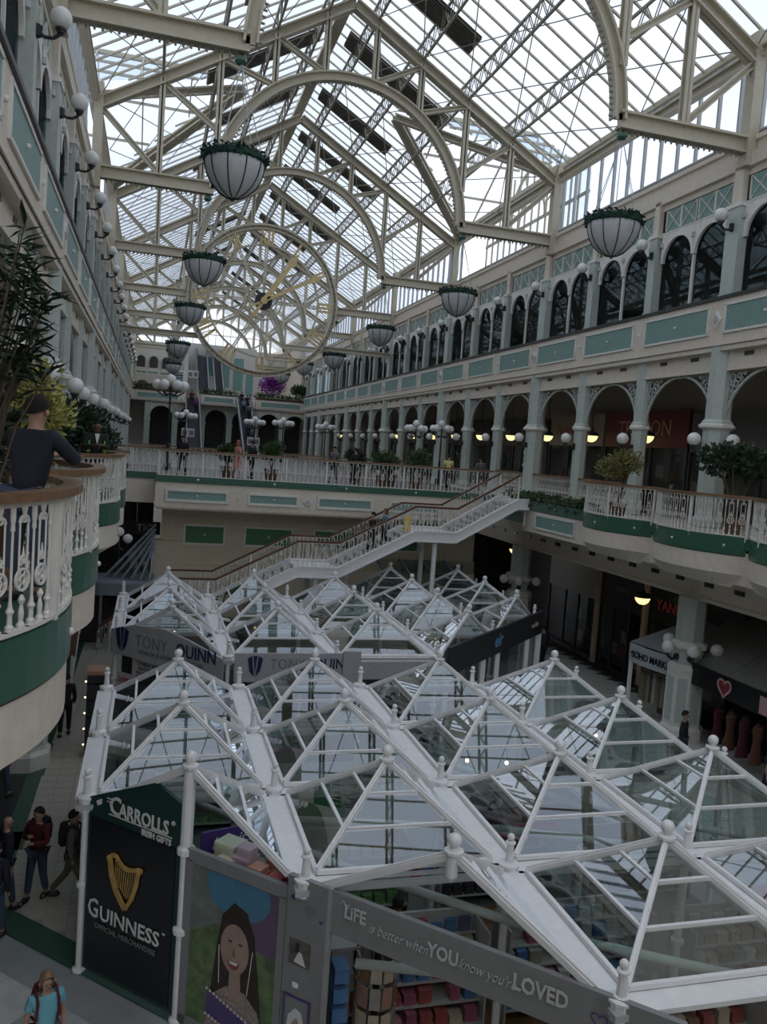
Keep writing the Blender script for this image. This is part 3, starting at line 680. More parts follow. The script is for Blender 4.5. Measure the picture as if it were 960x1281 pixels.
# ---------------------------------------------------------------- far end of the hall
YE = kY(17) + .5
fe = put(MB().bx(-2.6, 3.2, YE - .2, YE + .1, 12.3, 13.5).bx(4.9, 9.0, YE - 1.3, YE - 1.0, 12.3, 13.4).bx(11.0, 17.0, YE - .2, YE + .1, 12.3, 13.5).bx(-6, 21, YE, 112, 12.3, L2), 'floor_far_gallery', CREAM, kind='structure')
for x0, x1, yy in ((-1.8, 2.6, YE - .2), (5.4, 8.6, YE - 1.3), (11.8, 16.4, YE - .2)): wallpanel(x0, x1, yy, 12.6, 13.15, TEAL, fe)
fw = put(MB().bx(-6, 21, 111.7, 112, 0, 20.5).bx(-6, 3.4, 106, 106.4, 15.9, 19.6).bx(-6, 21, YE + 5, YE + 5.3, L1, 12.4), 'wall_far', mat('far_wall_paint', (.62, .60, .54), .7), kind='structure')
for i in range(7):
    x = -.6 + i * 3.0
    m = MB(); m.bx(x - .3, x + .3, YE, YE + .3, L1, 12.4); m.bx(x - .38, x + .38, YE - .06, YE + .3, 10.1, 10.3)
    put(m, 'far_column', PALE, fe)
    if i < 6:
        a = MB(); a.arc((x + 1.5, YE + .1, 10.6), 1.28, .14, .12, 0, PI, 18); put(a, 'far_arch', PALE, fe)
        aw = MB(); N = 12
        for q in range(N):
            t0, t1 = PI * q / N, PI * (q + 1) / N; p0 = (x + 1.5 + 1.28 * math.cos(t0), 10.6 + 1.28 * math.sin(t0)); p1 = (x + 1.5 + 1.28 * math.cos(t1), 10.6 + 1.28 * math.sin(t1))
            aw.add([(p0[0], YE + .1, p0[1]), (p1[0], YE + .1, p1[1]), (p1[0], YE + .1, 12.35), (p0[0], YE + .1, 12.35)], [(0, 1, 2, 3)])
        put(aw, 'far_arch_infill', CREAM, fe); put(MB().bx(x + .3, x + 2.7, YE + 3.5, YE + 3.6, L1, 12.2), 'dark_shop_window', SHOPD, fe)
# upper far galleries at left behind, white blocks with teal windows
for x0 in (-2.4, -.9, .6):
    put(MB().arc((x0 + .7, 105.9, 17.6), .55, .1, .12, 0, PI, 14).bx(x0 - .02, x0 + .08, 105.8, 106, 16.4, 17.6), 'far_arch', PALE, fw)
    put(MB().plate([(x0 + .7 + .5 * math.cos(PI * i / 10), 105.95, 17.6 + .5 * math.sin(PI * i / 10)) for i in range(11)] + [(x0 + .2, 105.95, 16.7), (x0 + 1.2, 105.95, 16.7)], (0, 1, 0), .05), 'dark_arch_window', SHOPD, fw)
for x0 in (-2.2, -.8, .6): wallpanel(x0, x0 + 1.2, 106.0, 15.95, 16.25, TEAL, fw)
for x0 in (-2.2, -.2):
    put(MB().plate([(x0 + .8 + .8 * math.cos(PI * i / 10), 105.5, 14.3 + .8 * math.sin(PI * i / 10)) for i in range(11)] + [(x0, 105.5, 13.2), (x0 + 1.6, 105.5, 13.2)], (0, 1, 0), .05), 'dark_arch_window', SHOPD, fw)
TEALG = mat('teal_window_glass', (.16, .32, .31), .15)
lt = put(MB().bx(3.6, 12.5, 108, 109, 12.8, 20.4).bx(3.3, 3.7, 100, 109, 12.8, 19), 'wall_far_tower', mat('far_white_render', (.58, .57, .54), .7), kind='structure')
for (x0, x1, z0, z1) in ((8.2, 9.2, 15.2, 18.5), (9.7, 10.9, 15.0, 19), (5.0, 5.8, 16.5, 19.0), (11.3, 12.2, 14.6, 17.5), (8.2, 8.9, 13.2, 14.6), (10, 10.8, 13.1, 14.4), (6.4, 7.2, 16.5, 18.8)):
    put(MB().bx(x0, x1, 107.9, 108, z0, z1), 'tall_window', TEALG, lt)
# glass end gable
eg = MB()
for i in range(-9, 10):
    x = XC + i * 1.07; eg.beam((x, YR, 19), (x, YR, rafz(i * 1.07) + 1.0), .08, .12)
for z in (19, 21.3, 23.6): eg.beam((XC - 9.8, YR, z), (XC + 9.8, YR, z), .1, .12)
put(eg, 'window_far_gable', BEAM, kind='structure')
# escalators
def escalator(x0, x1, ya, za, yb, zb, label, dark=False):
    t = thing('escalator', label, 'escalator', ((x0 + x1) / 2, ya, za)); n = int((zb - za) / .2); st = MB()
    for i in range(n + 1):
        y = ya + (yb - ya) * i / n; z = za + (zb - za) * i / n; st.bx(x0 + .1, x1 - .1, y, y + (yb - ya) / n + .02, z - .3, z)
    put(st, 'steps', mat('escalator_steps', (.10, .105, .12), .5, metal=.3), t, kind='stuff')
    SS = mat('brushed_steel', (.45, .46, .48), .3, metal=.8)
    for x in (x0, x1):
        m = MB(); d = Vector((0, yb - ya, zb - za)).normalized(); up = Vector((0, 0, 1)); a = Vector((x, ya - 1, za)); b0 = Vector((x, ya, za)); b1 = Vector((x, yb, zb)); e = Vector((x, yb + 1.2, zb))
        for p, q in ((a, b0), (b0, b1), (b1, e)):
            m.plate([p + up * -.35, q + up * -.35, q + up * .35, p + up * .35], (1, 0, 0), .12)
        put(m, 'balustrade_skirt', SS, t)
        m = MB(); 
        for p, q in ((a, b0), (b0, b1), (b1, e)): m.plate([p + up * .35, q + up * .35, q + up * .95, p + up * .95], (1, 0, 0), .02)
        put(m, 'glass_side', WING, t)
        m = MB(); m.path([a + up * .95, b0 + up * .95, b1 + up * .95, e + up * .95], .05, 6); put(m, 'handrail', DARK, t)
    m = MB().bx(x0 - .05, x1 + .05, ya - 1, ya - .2, za - .1, za + .02); put(m, 'landing_plate', SS, t)
    return t
escalator(3.35, 4.75, 82, L1, 92.3, L2 + .05, 'left escalator with dark steps rising to the upper floor at the far end')
escalator(8.85, 10.25, 82, L1, 92.3, L2 + .05, 'right escalator crowded with people at the far end')
escalator(4.9, 6.2, 97, L2, 107.5, 18.8, 'upper escalator climbing behind the lower left rim of the clock')
escalator(6.9, 7.9, 97, L2, 107.5, 18.8, 'upper escalator to the right of the other upper one')
put(MB().bx(3.0, 11, YE - 1.2, YE, 12.35, L2), 'floor_escalator_landing', CREAM, kind='structure')
# ================================================================ BALUSTRADES
def baluster_meshes():
    H = 1.0
    p = MB().lathe((0, 0, 0), [(.03, 0), (.034, .05), (.02, .07), (.018, .14), (.032, .17), (.018, .2), (.011, .26), (.009, .78), (.018, .8), (.014, .84), (.02, .88), (.02, .96), (.03, H)], 6)
    q = MB().lathe((0, 0, 0), [(.03, 0), (.034, .04), (.018, .07), (.022, .14), (.012, .2), (.028, .24), (.01, .28)], 6)
    q.arc((0, 0, .40), .085, .02, .018, 0, 2 * PI, 16); q.arc((0, 0, .40), .035, .02, .012, 0, 2 * PI, 8)
    for i in range(6):
        a = i * PI / 3; q.beam((.035 * math.cos(a), 0, .4 + .035 * math.sin(a)), (.085 * math.cos(a), 0, .4 + .085 * math.sin(a)), .012, .012, (0, 1, 0))
    q.arc((0, 0, .56), .03, .018, .014, 0, 2 * PI, 8)
    for s in (-1, 1):
        q.tube((s * .055, 0, .47), (s * .055, 0, .85), .009, n=4); q.arc((s * .03, 0, .545), .02, .016, .01, 0, 2 * PI, 6)
    q.arc((0, 0, .85), .055, .02, .016, 0, PI, 8); q.arc((0, 0, .87), .022, .016, .01, 0, 2 * PI, 6); q.tube((0, 0, .59), (0, 0, .66), .012, .004, 4); q.lathe((0, 0, .9), [(.012, 0), (.02, .04), (.03, .1)], 5)
    return p.mesh('baluster', WHITE), q.mesh('ornate', WHITE)
BALP, BALQ = baluster_meshes()
POST = MB().bx(-.035, .035, -.035, .035, -.1, 1.12).mesh('newel', WHITE)
def balustrade(pts, label, wood=None, h=1.08, step=.145, rails=True, group='cast-iron balustrades', post_every=9, base_rail=True, rw=.17):
    """pts: polyline of floor points; balusters in white iron with wooden handrail"""
    wood = wood or WOOD
    t = thing('balustrade', label, 'balustrade', pts[0], group=group)
    pts = [Vector(p) for p in pts]; up = Vector((0, 0, 1)); m = MB(); b = MB(); b2 = MB()
    for p, q in zip(pts, pts[1:]):
        d = (q - p).normalized() * .02; m.beam(p + up * h - d, q + up * h + d, rw, .07); b.beam(p + up * .05 - d, q + up * .05 + d, .06, .035); b2.beam(p + up * (h - .06), q + up * (h - .06), .05, .03)
    put(m, 'handrail', wood, t); put(b, 'bottom_rail', WHITE, t); put(b2, 'top_rail', WHITE, t)
    seg = []; tot = 0
    for p, q in zip(pts, pts[1:]): L = Vector((q.x - p.x, q.y - p.y, 0)).length; seg.append((tot, L, p, q)); tot += L
    n = int(tot / step); k = h - .1
    for i in range(n + 1):
        u = min(tot - 1e-4, i * tot / max(1, n))
        for s0, L, p, q in seg:
            if s0 <= u <= s0 + L: break
        f = (u - s0) / L; c = p.lerp(q, f); ang = math.atan2(q.y - p.y, q.x - p.x)
        if i % post_every == 0: inst(POST, 'newel_post', t, c, ang, (1, 1, h / 1.08 * .97))
        else: inst(BALQ if i % 2 else BALP, 'ornate_baluster' if i % 2 else 'baluster', t, c + up * .05, ang, (1, 1, k))
    return t
def arcpts(x0, yc, half, sag, n=16):
    R_ = (half * half + sag * sag) / (2 * abs(sag)); s = 1 if sag > 0 else -1; cx = x0 + sag - s * R_; a0 = math.asin(min(1, half / R_))
    return [(cx + s * R_ * math.cos(-a0 + 2 * a0 * i / n), yc + R_ * math.sin(-a0 + 2 * a0 * i / n)) for i in range(n + 1)]
def bulge(x0, yc, sag, label, lab2, half=2.08, floorpar=None):
    pts = arcpts(x0, yc, half, sag)
    t = thing('curved_balcony', lab2, 'balcony', (x0, yc, L1), group='curved balconies')
    def slab(p, z0, z1): m = MB(); m.plate([(x, y, (z0 + z1) / 2) for x, y in p], (0, 0, 1), z1 - z0); return m
    put(slab(arcpts(x0, yc, half, sag), 6.52, 6.99), 'green_drum', DKGREEN, t)
    put(slab(arcpts(x0, yc, half - .03, sag * .965), 6.0, 6.52), 'cream_drum', CREAM, t)
    put(slab(arcpts(x0, yc, half - .02, sag * .985), 6.5, 6.54), 'dark_moulding', DARK, t)  # thin dark strip between the green and cream drums
    # tapering soffit under the drum
    m = MB(); a = arcpts(x0, yc, half - .05, sag * .96); xb = x0 - (.0 if sag < 0 else 0); n = len(a)
    top = [(x, y, 6.0) for x, y in a]; bot = [(x0 + (x - x0) * .25 - (0), yc + (y - yc) * .8, 5.62) for x, y in a]
    m.add(top + bot, [(i, i + 1, n + i + 1, n + i) for i in range(n - 1)]); m.add(bot, [tuple(range(n))]); put(m, 'soffit', CREAM, t)
    s = 1 if sag > 0 else -1
    for q in (.5,) if abs(yc) < 12 else (.15, .5):
        i = int(q * (n - 1)) ; x, y = arcpts(x0, yc, half, sag)[i if s < 0 else n - 1 - i]; put(MB().ball((x, y, 6.75), .04, 8, 5), 'rosette', WHITE, t, smooth=True)
    balustrade([(x0 + (x - x0) * .955, yc + (y - yc) * .98, L1 + .03) for x, y in pts], label, post_every=11)
for n, yc in enumerate((7.9, 12.0, 20.3, 24.6)):
    w_ = ['nearest', 'second', 'third', 'fourth'][n]
    bulge(-1.45, yc, .82, f'white iron balustrade curving round the {w_} left balcony', f'{w_} curved green and cream balcony on the left')
for n, yc in enumerate((24.4, 20.15, 15.9)):
    w_ = ['farther curved green and cream balcony in view on the right', 'nearer curved green and cream balcony at the right edge', 'curved balcony just past the right edge of the photo'][n]
    bulge(15.15, yc, -.8, 'white iron balustrade of the ' + w_, w_)
balustrade([(-1.4, 26.8, L1), (-1.4, 36.6, L1), (.3, 36.6, L1)], 'white balustrade of the left gallery between the curved balconies and the bridge')
balustrade([(-1.4, 13.9, L1), (-1.4, 18.2, L1)], 'short straight white balustrade between the second and third left balconies')
balustrade([(.35, 34.55, L1), (14.95, 34.55, L1)], 'long white balustrade with oak rail along the front of the bridge', step=.19)
balustrade([(-1, 45.6, L1), (15, 45.6, L1)], 'white balustrade along the back of the bridge', step=.3)
for k in range(1, 4):
    if k < 3 or True: balustrade([(17.05, kY(k) + .35, L1), (17.05, kY(k + 1) - .35, L1)], f'white balustrade between right arcade columns behind the planter, {ORD[k - 1]} bay', post_every=30)
# planter trough along the right gallery edge
pt = thing('planter_trough', 'long green trough of leafy plants on the right gallery edge beside the stair head', 'planter', (15.15, 30.5, 6.6))
put(MB().bx(15.1, 15.25, 26.55, 33.6, 6.62, 6.98).bx(15.9, 16.0, 26.55, 33.6, 6.62, 6.98), 'trough', DKGREEN, pt)
def leafcloud(m, c, rx, ry, rz, n, ls, seed=0, up=.3, shell=.55, w=.32):
    r = random.Random(seed)
    for i in range(n):
        d = Vector((r.gauss(0, 1), r.gauss(0, 1), r.gauss(0, 1))).normalized(); f = shell + (1 - shell) * r.random()
        p = Vector(c) + Vector((d.x * rx * f, d.y * ry * f, d.z * rz * f)); a = (d + Vector((r.uniform(-.8, .8), r.uniform(-.8, .8), r.uniform(-.4, .8) + up))).normalized() * ls * r.uniform(.6, 1.2)
        b = a.cross(Vector((r.random() - .5, r.random() - .5, r.random() - .5))).normalized() * ls * w; n_ = a.cross(b).normalized() * ls * .12
        m.add([p, p + a * .5 + b + n_, p + a, p + a * .5 - b + n_], [(0, 1, 2), (0, 2, 3)])
    return m
lm = MB()
for i in range(26): leafcloud(lm, (15.55 + random.uniform(-.15, .15), 26.8 + i * .265, 7.05), .35, .3, .22, 60, .16, i)
put(lm, 'trough_foliage', LEAF2, pt, kind='stuff')
lm = MB()
for i in range(9): leafcloud(lm, (15.15, 27 + i * .75, 6.93), .15, .25, .15, 30, .14, i + 50, up=-.5)
put(lm, 'trailing_foliage', LEAF, pt, kind='stuff')

# ================================================================ STAIRCASE
st = thing('staircase', 'white staircase with two landings coming down from the right gallery', 'staircase', (8, 32, 0))
YN, YF = 31.0, 33.0
prof_ = [(15.1, L1), (14.6, L1), (12.0, 5.45), (10.25, 5.45), (7.2, 3.88), (5.6, 3.88), (2.55, 2.32), (.9, 2.32)]
for y in (YN, YF):
    m = MB()
    for (x0, z0), (x1, z1) in zip(prof_, prof_[1:]): m.plate([(x0, y, z0 + .06), (x1, y, z1 + .06), (x1, y, z1 - .36), (x0, y, z0 - .36)], (0, 1, 0), .12); m.plate([(x0, y, z0 + .09), (x1, y, z1 + .09), (x1, y, z1 + .03), (x0, y, z0 + .03)], (0, 1, 0), .2); m.plate([(x0, y, z0 - .30), (x1, y, z1 - .30), (x1, y, z1 - .36), (x0, y, z0 - .36)], (0, 1, 0), .2)
    put(m, 'stringer', KWHITE, st)
for (x0, z0), (x1, z1) in zip(prof_, prof_[1:]):
    if abs(z0 - z1) < .01: put(MB().bx(x1, x0, YN, YF, z0 - .15, z0), 'landing', KWHITE, st)
    else:
        n = 9
        for i in range(n):
            f0 = i / n; x = x0 + (x1 - x0) * f0; z = z0 + (z1 - z0) * (i + 1) / n; dx = (x1 - x0) / n; put(MB().bx(x + dx, x, YN, YF, z - .17, z), 'step', mat('stair_tread', (.4, .39, .36), .6), st)
for x in (11.2, 6.4):
    for y in (YN + .2, YF - .2): put(MB().tube((x, y, 0), (x, y, (5.1 if x > 8 else 3.5)), .1, n=10), 'support_post', KWHITE, st)
for y, nm in ((YN + .02, 'near'), (YF - .02, 'far')):
    balustrade([(x, y, z + .02) for x, z in prof_[1:]], f'white balustrade with dark handrail on the {nm} side of the staircase', DWOOD, step=.175, h=1.02, post_every=60, rw=.1)
balustrade([(.9, YN, 2.3), (-1.4, 29.0, 0.9)], 'lower white balustrade dropping left behind the sports nutrition kiosk', DWOOD, rw=.1)
sg = thing('wet_floor_sign', 'yellow caution sign standing on the upper stair landing', 'sign', (10.1, 31.6, 5.46))
put(MB().plate([(9.95, 31.5, 5.46), (10.25, 31.5, 5.46), (10.2, 31.6, 6.05), (10.0, 31.6, 6.05)], (0, 1, 0), .03).plate([(9.95, 31.75, 5.46), (10.25, 31.75, 5.46), (10.2, 31.62, 6.05), (10.0, 31.62, 6.05)], (0, 1, 0), .03), 'board', mat('yellow_plastic', (.7, .5, .05), .4), sg)

# ================================================================ GLASS KIOSKS
GZK = 2.80; APX = 3.84; MOD = 2.95
def finial(z, big):
    m = MB()
    if big: m.lathe((0, 0, z), [(.06, -.12), (.06, -.02), (.12, 0), (.12, .035), (.05, .05), (.045, .075)], 10).ball((0, 0, z + .15), .09, 12, 8)
    else: m.lathe((0, 0, z), [(.13, -.18), (.13, 0), (.15, .02), (.15, .05), (.06, .08), (.05, .32), (.075, .34), (.075, .36), (.04, .38)], 10).ball((0, 0, z + .43), .055, 10, 6)
    return m
FB = finial(APX + .03, 1).mesh('finial', KWHITE, smooth=False); FS = finial(GZK + .03, 0).mesh('finial', KWHITE)
PB = MB().lathe((0, 0, 0), [(.11, 0), (.11, .04), (.06, .06), (.06, 1.38), (.10, 1.40), (.10, 1.46), (.06, 1.48), (.06, GZK)], 10).mesh('post', KWHITE)
def kiosk(name, label, ox, oy, mody, cells, cuts, posts_skip=()):
    t = thing(name, label, 'kiosk', (ox, oy, 0))
    gx = lambda i: ox + MOD * i; gy = lambda j: oy + mody * j
    nodes = set(); edges = set()
    for (i, j) in cells:
        cut = cuts.get((i, j)); x0, x1, y0, y1 = gx(i), gx(i + 1), gy(j), gy(j + 1); xc, yc = (x0 + x1) / 2, (y0 + y1) / 2; A = Vector((xc, yc, APX)); zi = GZK + .04; e = .19
        C = {'sw': Vector((x0 + e, y0 + e, zi)), 'se': Vector((x1 - e, y0 + e, zi)), 'nw': Vector((x0 + e, y1 - e, zi)), 'ne': Vector((x1 - e, y1 - e, zi))}
        faces = {'s': ('sw', 'se'), 'e': ('se', 'ne'), 'n': ('ne', 'nw'), 'w': ('nw', 'sw')}
        if cut == 'sw': faces = {k: faces[k] for k in ('n', 'e')}; keep = ('se', 'ne', 'nw')
        elif cut == 'se': faces = {k: faces[k] for k in ('n', 'w')}; keep = ('sw', 'nw', 'ne')
        else: keep = ('sw', 'se', 'nw', 'ne')
        m = MB()
        for k in keep:
            m.beam(C[k], A, .075, .075)
            m.beam(C[k] + Vector((0, 0, .05)), A + Vector((0, 0, .05)), .04, .05)
        pf = put(m, 'pyramid_hips', KWHITE, t)
        inst(FB, 'ball_finial', pf, (xc, yc, 0))
        for f, (a, b) in faces.items():
            a, b = C[a], C[b]; put(MB().beam(a, b, .06, .06), 'eaves_bar', KWHITE, pf)
            for h in (.36, .68): put(MB().beam(a.lerp(A, h), b.lerp(A, h), .05, .05), 'glazing_bar', KWHITE, pf)
            for h0, h1 in ((.0, .36), (.36, .68), (.68, 1.0)):
                p = [a.lerp(A, h0), b.lerp(A, h0)] + ([b.lerp(A, h1), a.lerp(A, h1)] if h1 < 1 else [A])
                nn = (b - a).cross(A - a); put(MB().plate(p, nn, .012), 'pane', KIOG, pf)
        for k in keep: nodes.add({'sw': (i, j), 'se': (i + 1, j), 'nw': (i, j + 1), 'ne': (i + 1, j + 1)}[k])
        for f in faces: edges.add({'s': ('h', i, j), 'n': ('h', i, j + 1), 'w': ('v', i, j), 'e': ('v', i + 1, j)}[f])
    for e in edges:
        if e[0] == 'v': x = gx(e[1]); a, b = gy(e[2]), gy(e[2] + 1); m = MB().bx(x - .18, x + .18, a + .1, b - .1, GZK - .06, GZK)
        else: y = gy(e[2]); a, b = gx(e[1]), gx(e[1] + 1); m = MB().bx(a + .1, b - .1, y - .16, y + .16, GZK - .06, GZK)
        put(m, 'gutter', KWHITE, t)
    for (i, j) in sorted(nodes):
        p = inst(PB, 'post', t, (gx(i), gy(j), 0)); inst(FS, 'small_finial', p, (gx(i), gy(j), 0)); LOC.pop(p.name, None); reg(p, (gx(i), gy(j), 0))
        put(MB().bx(gx(i) - .15, gx(i) + .15, gy(j) - .15, gy(j) + .15, GZK - .1, GZK - .02), 'gutter_box', GALV, t)
    return t
NX, NY = -.7, 7.4
near_cells = [(0, 1), (0, 2), (0, 3), (1, 0), (1, 1), (1, 2), (1, 3)] + [(i, j) for i in (2, 3) for j in range(4)]
nk = kiosk('glass_roofed_kiosk', 'large kiosk roofed with glass pyramids in the foreground', NX, NY, 2.93, near_cells, {(0, 1): 'sw', (1, 0): 'sw'})
FX, FY = -.7, 21.8
far_cells = [(0, 0), (0, 1), (0, 2), (1, 0), (1, 1), (1, 2), (2, 0), (2, 1), (2, 2), (3, 0), (3, 1), (3, 2), (3, 3), (4, 1), (4, 2), (4, 3)]
fk = kiosk('glass_roofed_kiosk', 'farther kiosk roofed with glass pyramids behind the sports nutrition signs', FX, FY, 2.9, far_cells, {(0, 0): 'sw', (3, 0): 'se', (4, 1): 'se'})
# the tall post under the corner finial of the near kiosk
def tallpost(x, y, par, z=APX): put(MB().lathe((x, y, 0), [(.12, 0), (.12, .05), (.075, .08), (.075, 1.35), (.13, 1.38), (.13, 1.45), (.075, 1.48), (.075, 2.55), (.13, 2.58), (.13, 2.66), (.09, 2.7), (.09, z - .02)], 12), 'tall_corner_post', KWHITE, par)
tallpost(.775, 11.80, nk); put(MB().lathe((3.72, 8.87, 0), [(.02, 3.5), (.075, 3.58), (.075, APX)], 12), 'hanging_boss', KWHITE, nk)
for pts in ([(1.0, 14.3, 2.25), (3.0, 11.6, 2.35), (5.6, 9.6, 2.2), (8.6, 8.2, 2.0)], [(2.3, 13.0, 2.45), (6.0, 12.4, 2.35), (11, 10.7, 2.2)], [(2.9, 9.9, 1.9), (6, 8.9, 1.85), (11, 8.2, 1.8)], [(5.3, 16, 2.4), (8.2, 13.0, 2.3), (11, 11.6, 2.2)]):
    put(MB().path(pts, .065, 10), 'tie_tube', PALE, nk, smooth=True)
# glazed sides of the near kiosk
def glasswall(p, q, z0, z1, n, par, m=KIOG, bar=KWHITE):
    p, q = Vector(p), Vector(q)
    for i in range(n):
        a, b = p.lerp(q, i / n), p.lerp(q, (i + 1) / n); nn = (q - p).cross(Vector((0, 0, 1)))
        put(MB().plate([(a.x, a.y, z0), (b.x, b.y, z0), (b.x, b.y, z1), (a.x, a.y, z1)], nn, .02), 'side_pane', m, par)
        put(MB().beam((b.x, b.y, z0), (b.x, b.y, z1), .05, .05), 'side_mullion', bar, par)
    put(MB().beam((p.x, p.y, z1), (q.x, q.y, z1), .07, .07).beam((p.x, p.y, z0), (q.x, q.y, z0), .07, .12), 'side_rail', bar, par)
glasswall((-.7, 13.3, 0), (-.7, 19.1, 0), .1, 2.7, 4, nk); glasswall((-.7, 19.12, 0), (11.1, 19.12, 0), .1, 2.7, 8, nk); glasswall((11.1, 7.4, 0), (11.1, 19.1, 0), 1.0, 2.7, 8, nk)
WF = mat('kiosk_wood_floor', (.19, .10, .05), .45, var=.3, scale=5)
pl = MB().bx(-.9, .9, -.09, .09, 0, .02).mesh('plank', WF)
for i in range(34):
    for j in range(3):
        y = 7.6 + i * .19; x = 3.2 + j * 1.82 + (i % 3) * .4
        if x + y > 13.0: inst(pl, 'floor_plank', nk, (x, y, .01))
put(MB().bx(-.6, 11.1, 13.2, 19.0, 0, .02).bx(8.8, 11.1, 7.5, 13.2, 0, .02), 'kiosk_floor', mat('kiosk_grey_floor', (.16, .17, .17), .5), nk)

# diagonal face frame helper: s along the diagonal from (-.7,13.28), z up, front = towards camera
D = Vector((c45, -c45, 0)); DN = Vector((-c45, -c45, 0)); DO = Vector((-.7, 13.25, 0))
def dp(s, z, o=0.): return DO + D * s + DN * o + Vector((0, 0, z))
def dpoly(pts, o, t=.02): return MB().plate([dp(s, z, o) for s, z in pts], DN, t)
def dbox(s0, s1, z0, z1, o, t=.04): return dpoly([(s0, z0), (s1, z0), (s1, z1), (s0, z1)], o, t)
RECT = lambda m: m
# --- gift shop board
cg = thing('sign_board', 'tall black beer merchandise board with a gold harp on the kiosk corner', 'sign board', DO)
GB = mat('shop_board_green', (.012, .045, .035), .35); BK = mat('board_black', (.010, .011, .013), .25)
put(dpoly([(.1, .12), (2.0, .12), (2.0, 3.3), (1.45, 3.48), (.1, 2.9)], .0, .06), 'gable_panel', GB, cg)
put(dbox(.17, 1.93, .2, 2.62, .04, .02), 'black_panel', BK, cg)
LET = mat('letter_white', (.70, .70, .68), .5, var=.03); LETG = mat('letter_grey', (.20, .20, .20), .5)
text('C', 'lettering', dp(.68, 2.90, .05), D, .40, LET, cg, offset=.006, sx=.9); text('ARROLLS', 'lettering', dp(1.27, 2.87, .05), D, .30, LET, cg, offset=.006, sx=.82); text('\u00ae', 'lettering', dp(1.86, 2.98, .05), D, .1, LET, cg)
put(dbox(.55, 1.85, 2.75, 2.765, .05, .01), 'underline', LET, cg); text('IRISH GIFTS', 'lettering', dp(1.55, 2.68, .06), D, .13, LET, cg, offset=.003, sx=.9)
for z in (2.99, 2.94): put(dbox(.50, .62, z, z + .015, .05, .01), 'letter_stroke', LET, cg)
text('G', 'lettering', dp(.33, 1.18, .07), D, .42, LET, cg, offset=.003, sx=.8); text('UINNESS', 'lettering', dp(1.10, 1.15, .07), D, .32, LET, cg, offset=.003, sx=1.0); text('\u2122', 'lettering', dp(1.80, 1.27, .07), D, .07, LET, cg)
text('OFFICIAL MERCHANDISE', 'lettering', dp(1.02, .93, .07), D, .115, LETG, cg, sx=1.0)
HG = mat('harp_gold', (.52, .33, .10), .35, var=.25, scale=10)
hp = MB()
def hs(pts, o=.08, t=.03): return dpoly(pts, o, t)
body = [(.60, 1.98), (.66, 1.70), (.78, 1.48), (.98, 1.30), (1.06, 1.22), (1.12, 1.26), (1.20, 1.44), (1.28, 1.66), (1.33, 1.88), (1.36, 2.0), (1.30, 2.0), (1.24, 1.82), (1.16, 1.60), (1.05, 1.42), (.92, 1.52), (.80, 1.70), (.72, 1.98)]
def hq(s, z, o): return dp(.64 + (s - .60) * .84, 2.16 + (z - 2.1) * .86, o)
def strip(m, a, w0, w1, o=.08):
    for (p, q) in zip(a, a[1:]): m.beam(hq(p[0], p[1], o), hq(q[0], q[1], o), w0 * .8, .03, DN)
strip(hp, [(.62, 2.0), (.68, 1.72), (.80, 1.48), (.94, 1.32), (1.05, 1.22)], .11, .1); strip(hp, [(1.05, 1.22), (1.20, 1.46), (1.29, 1.72), (1.33, 1.97)], .075, .07)
strip(hp, [(.60, 2.0), (.66, 2.10), (.76, 2.12), (.84, 2.04), (.94, 1.97), (1.06, 1.95), (1.20, 1.98), (1.32, 2.03), (1.42, 2.02)], .07, .07); hp.v += []; 
put(hp, 'harp_frame', HG, cg)
hp = MB()
for c in ((.62, 2.04), (1.35, 2.0)): hp.plate([hq(c[0] + .055 * math.cos(i * PI / 6), c[1] + .055 * math.sin(i * PI / 6), .09) for i in range(12)], DN, .04)
put(hp, 'harp_scroll', HG, cg)
hp = MB()
for i in range(10):
    f = (i + 1) / 11; a = (.70 + .62 * f, 2.06 - .1 * math.sin(f * PI)); b_ = (.72 + .5 * f, 1.66 - .40 * f + .45 * max(0, f - .6)); hp.beam(hq(a[0], a[1], .075), hq(b_[0], b_[1] , .075), .012, .01, DN)
put(hp, 'harp_string', HG, cg)
# --- poster with child and balloons
ph = thing('poster', 'grey framed poster of a laughing child under blue and purple balloons', 'poster', dp(2.15, 0))
FRG = mat('grey_laminate', (.23, .23, .23), .4)
put(dbox(2.12, 3.92, 2.52, 2.70, .0, .08), 'frame', FRG, ph)
m = dbox(2.12, 2.26, .05, 2.55, .0, .08); m2 = dbox(3.80, 3.92, .05, 2.55, .0, .08); m3 = dbox(2.12, 3.92, .05, .2, .0, .08)
for q in (m, m2, m3): put(q, 'frame', FRG, ph)
pr = put(dbox(2.26, 3.80, .2, 2.52, .01, .02), 'print', mat('print_grey_green', (.16, .19, .17), .35, var=.2), ph)
def dell(cs, cz, rs, rz_, o, n=24): return dpoly([(cs + rs * math.cos(2 * PI * i / n), cz + rz_ * math.sin(2 * PI * i / n)) for i in range(n)], o, .003)
def dclip(pts, o, lo=2.27, hi=3.79, z0=.21, z1=2.51): return dpoly([(min(hi, max(lo, s)), min(z1, max(z0, z))) for s, z in pts], o, .003)
ell = lambda cs, cz, rs, rz_, n=32: [(cs + rs * math.cos(2 * PI * i / n), cz + rz_ * math.sin(2 * PI * i / n)) for i in range(n)]
gcol = mat('print_green', (.11, .17, .07), .35, var=.4); put(dclip([(2.26, 1.5), (2.7, 1.75), (3.79, 1.6), (3.79, .2), (2.26, .2)], .021), 'printed_grass', gcol, pr)
put(dclip(ell(3.62, 2.08, .5, .48), .025), 'printed_balloon', mat('print_purple', (.13, .08, .14), .35), pr); put(dclip(ell(3.10, 2.36, .56, .42), .029), 'printed_balloon', mat('print_blue', (.07, .20, .32), .35), pr)
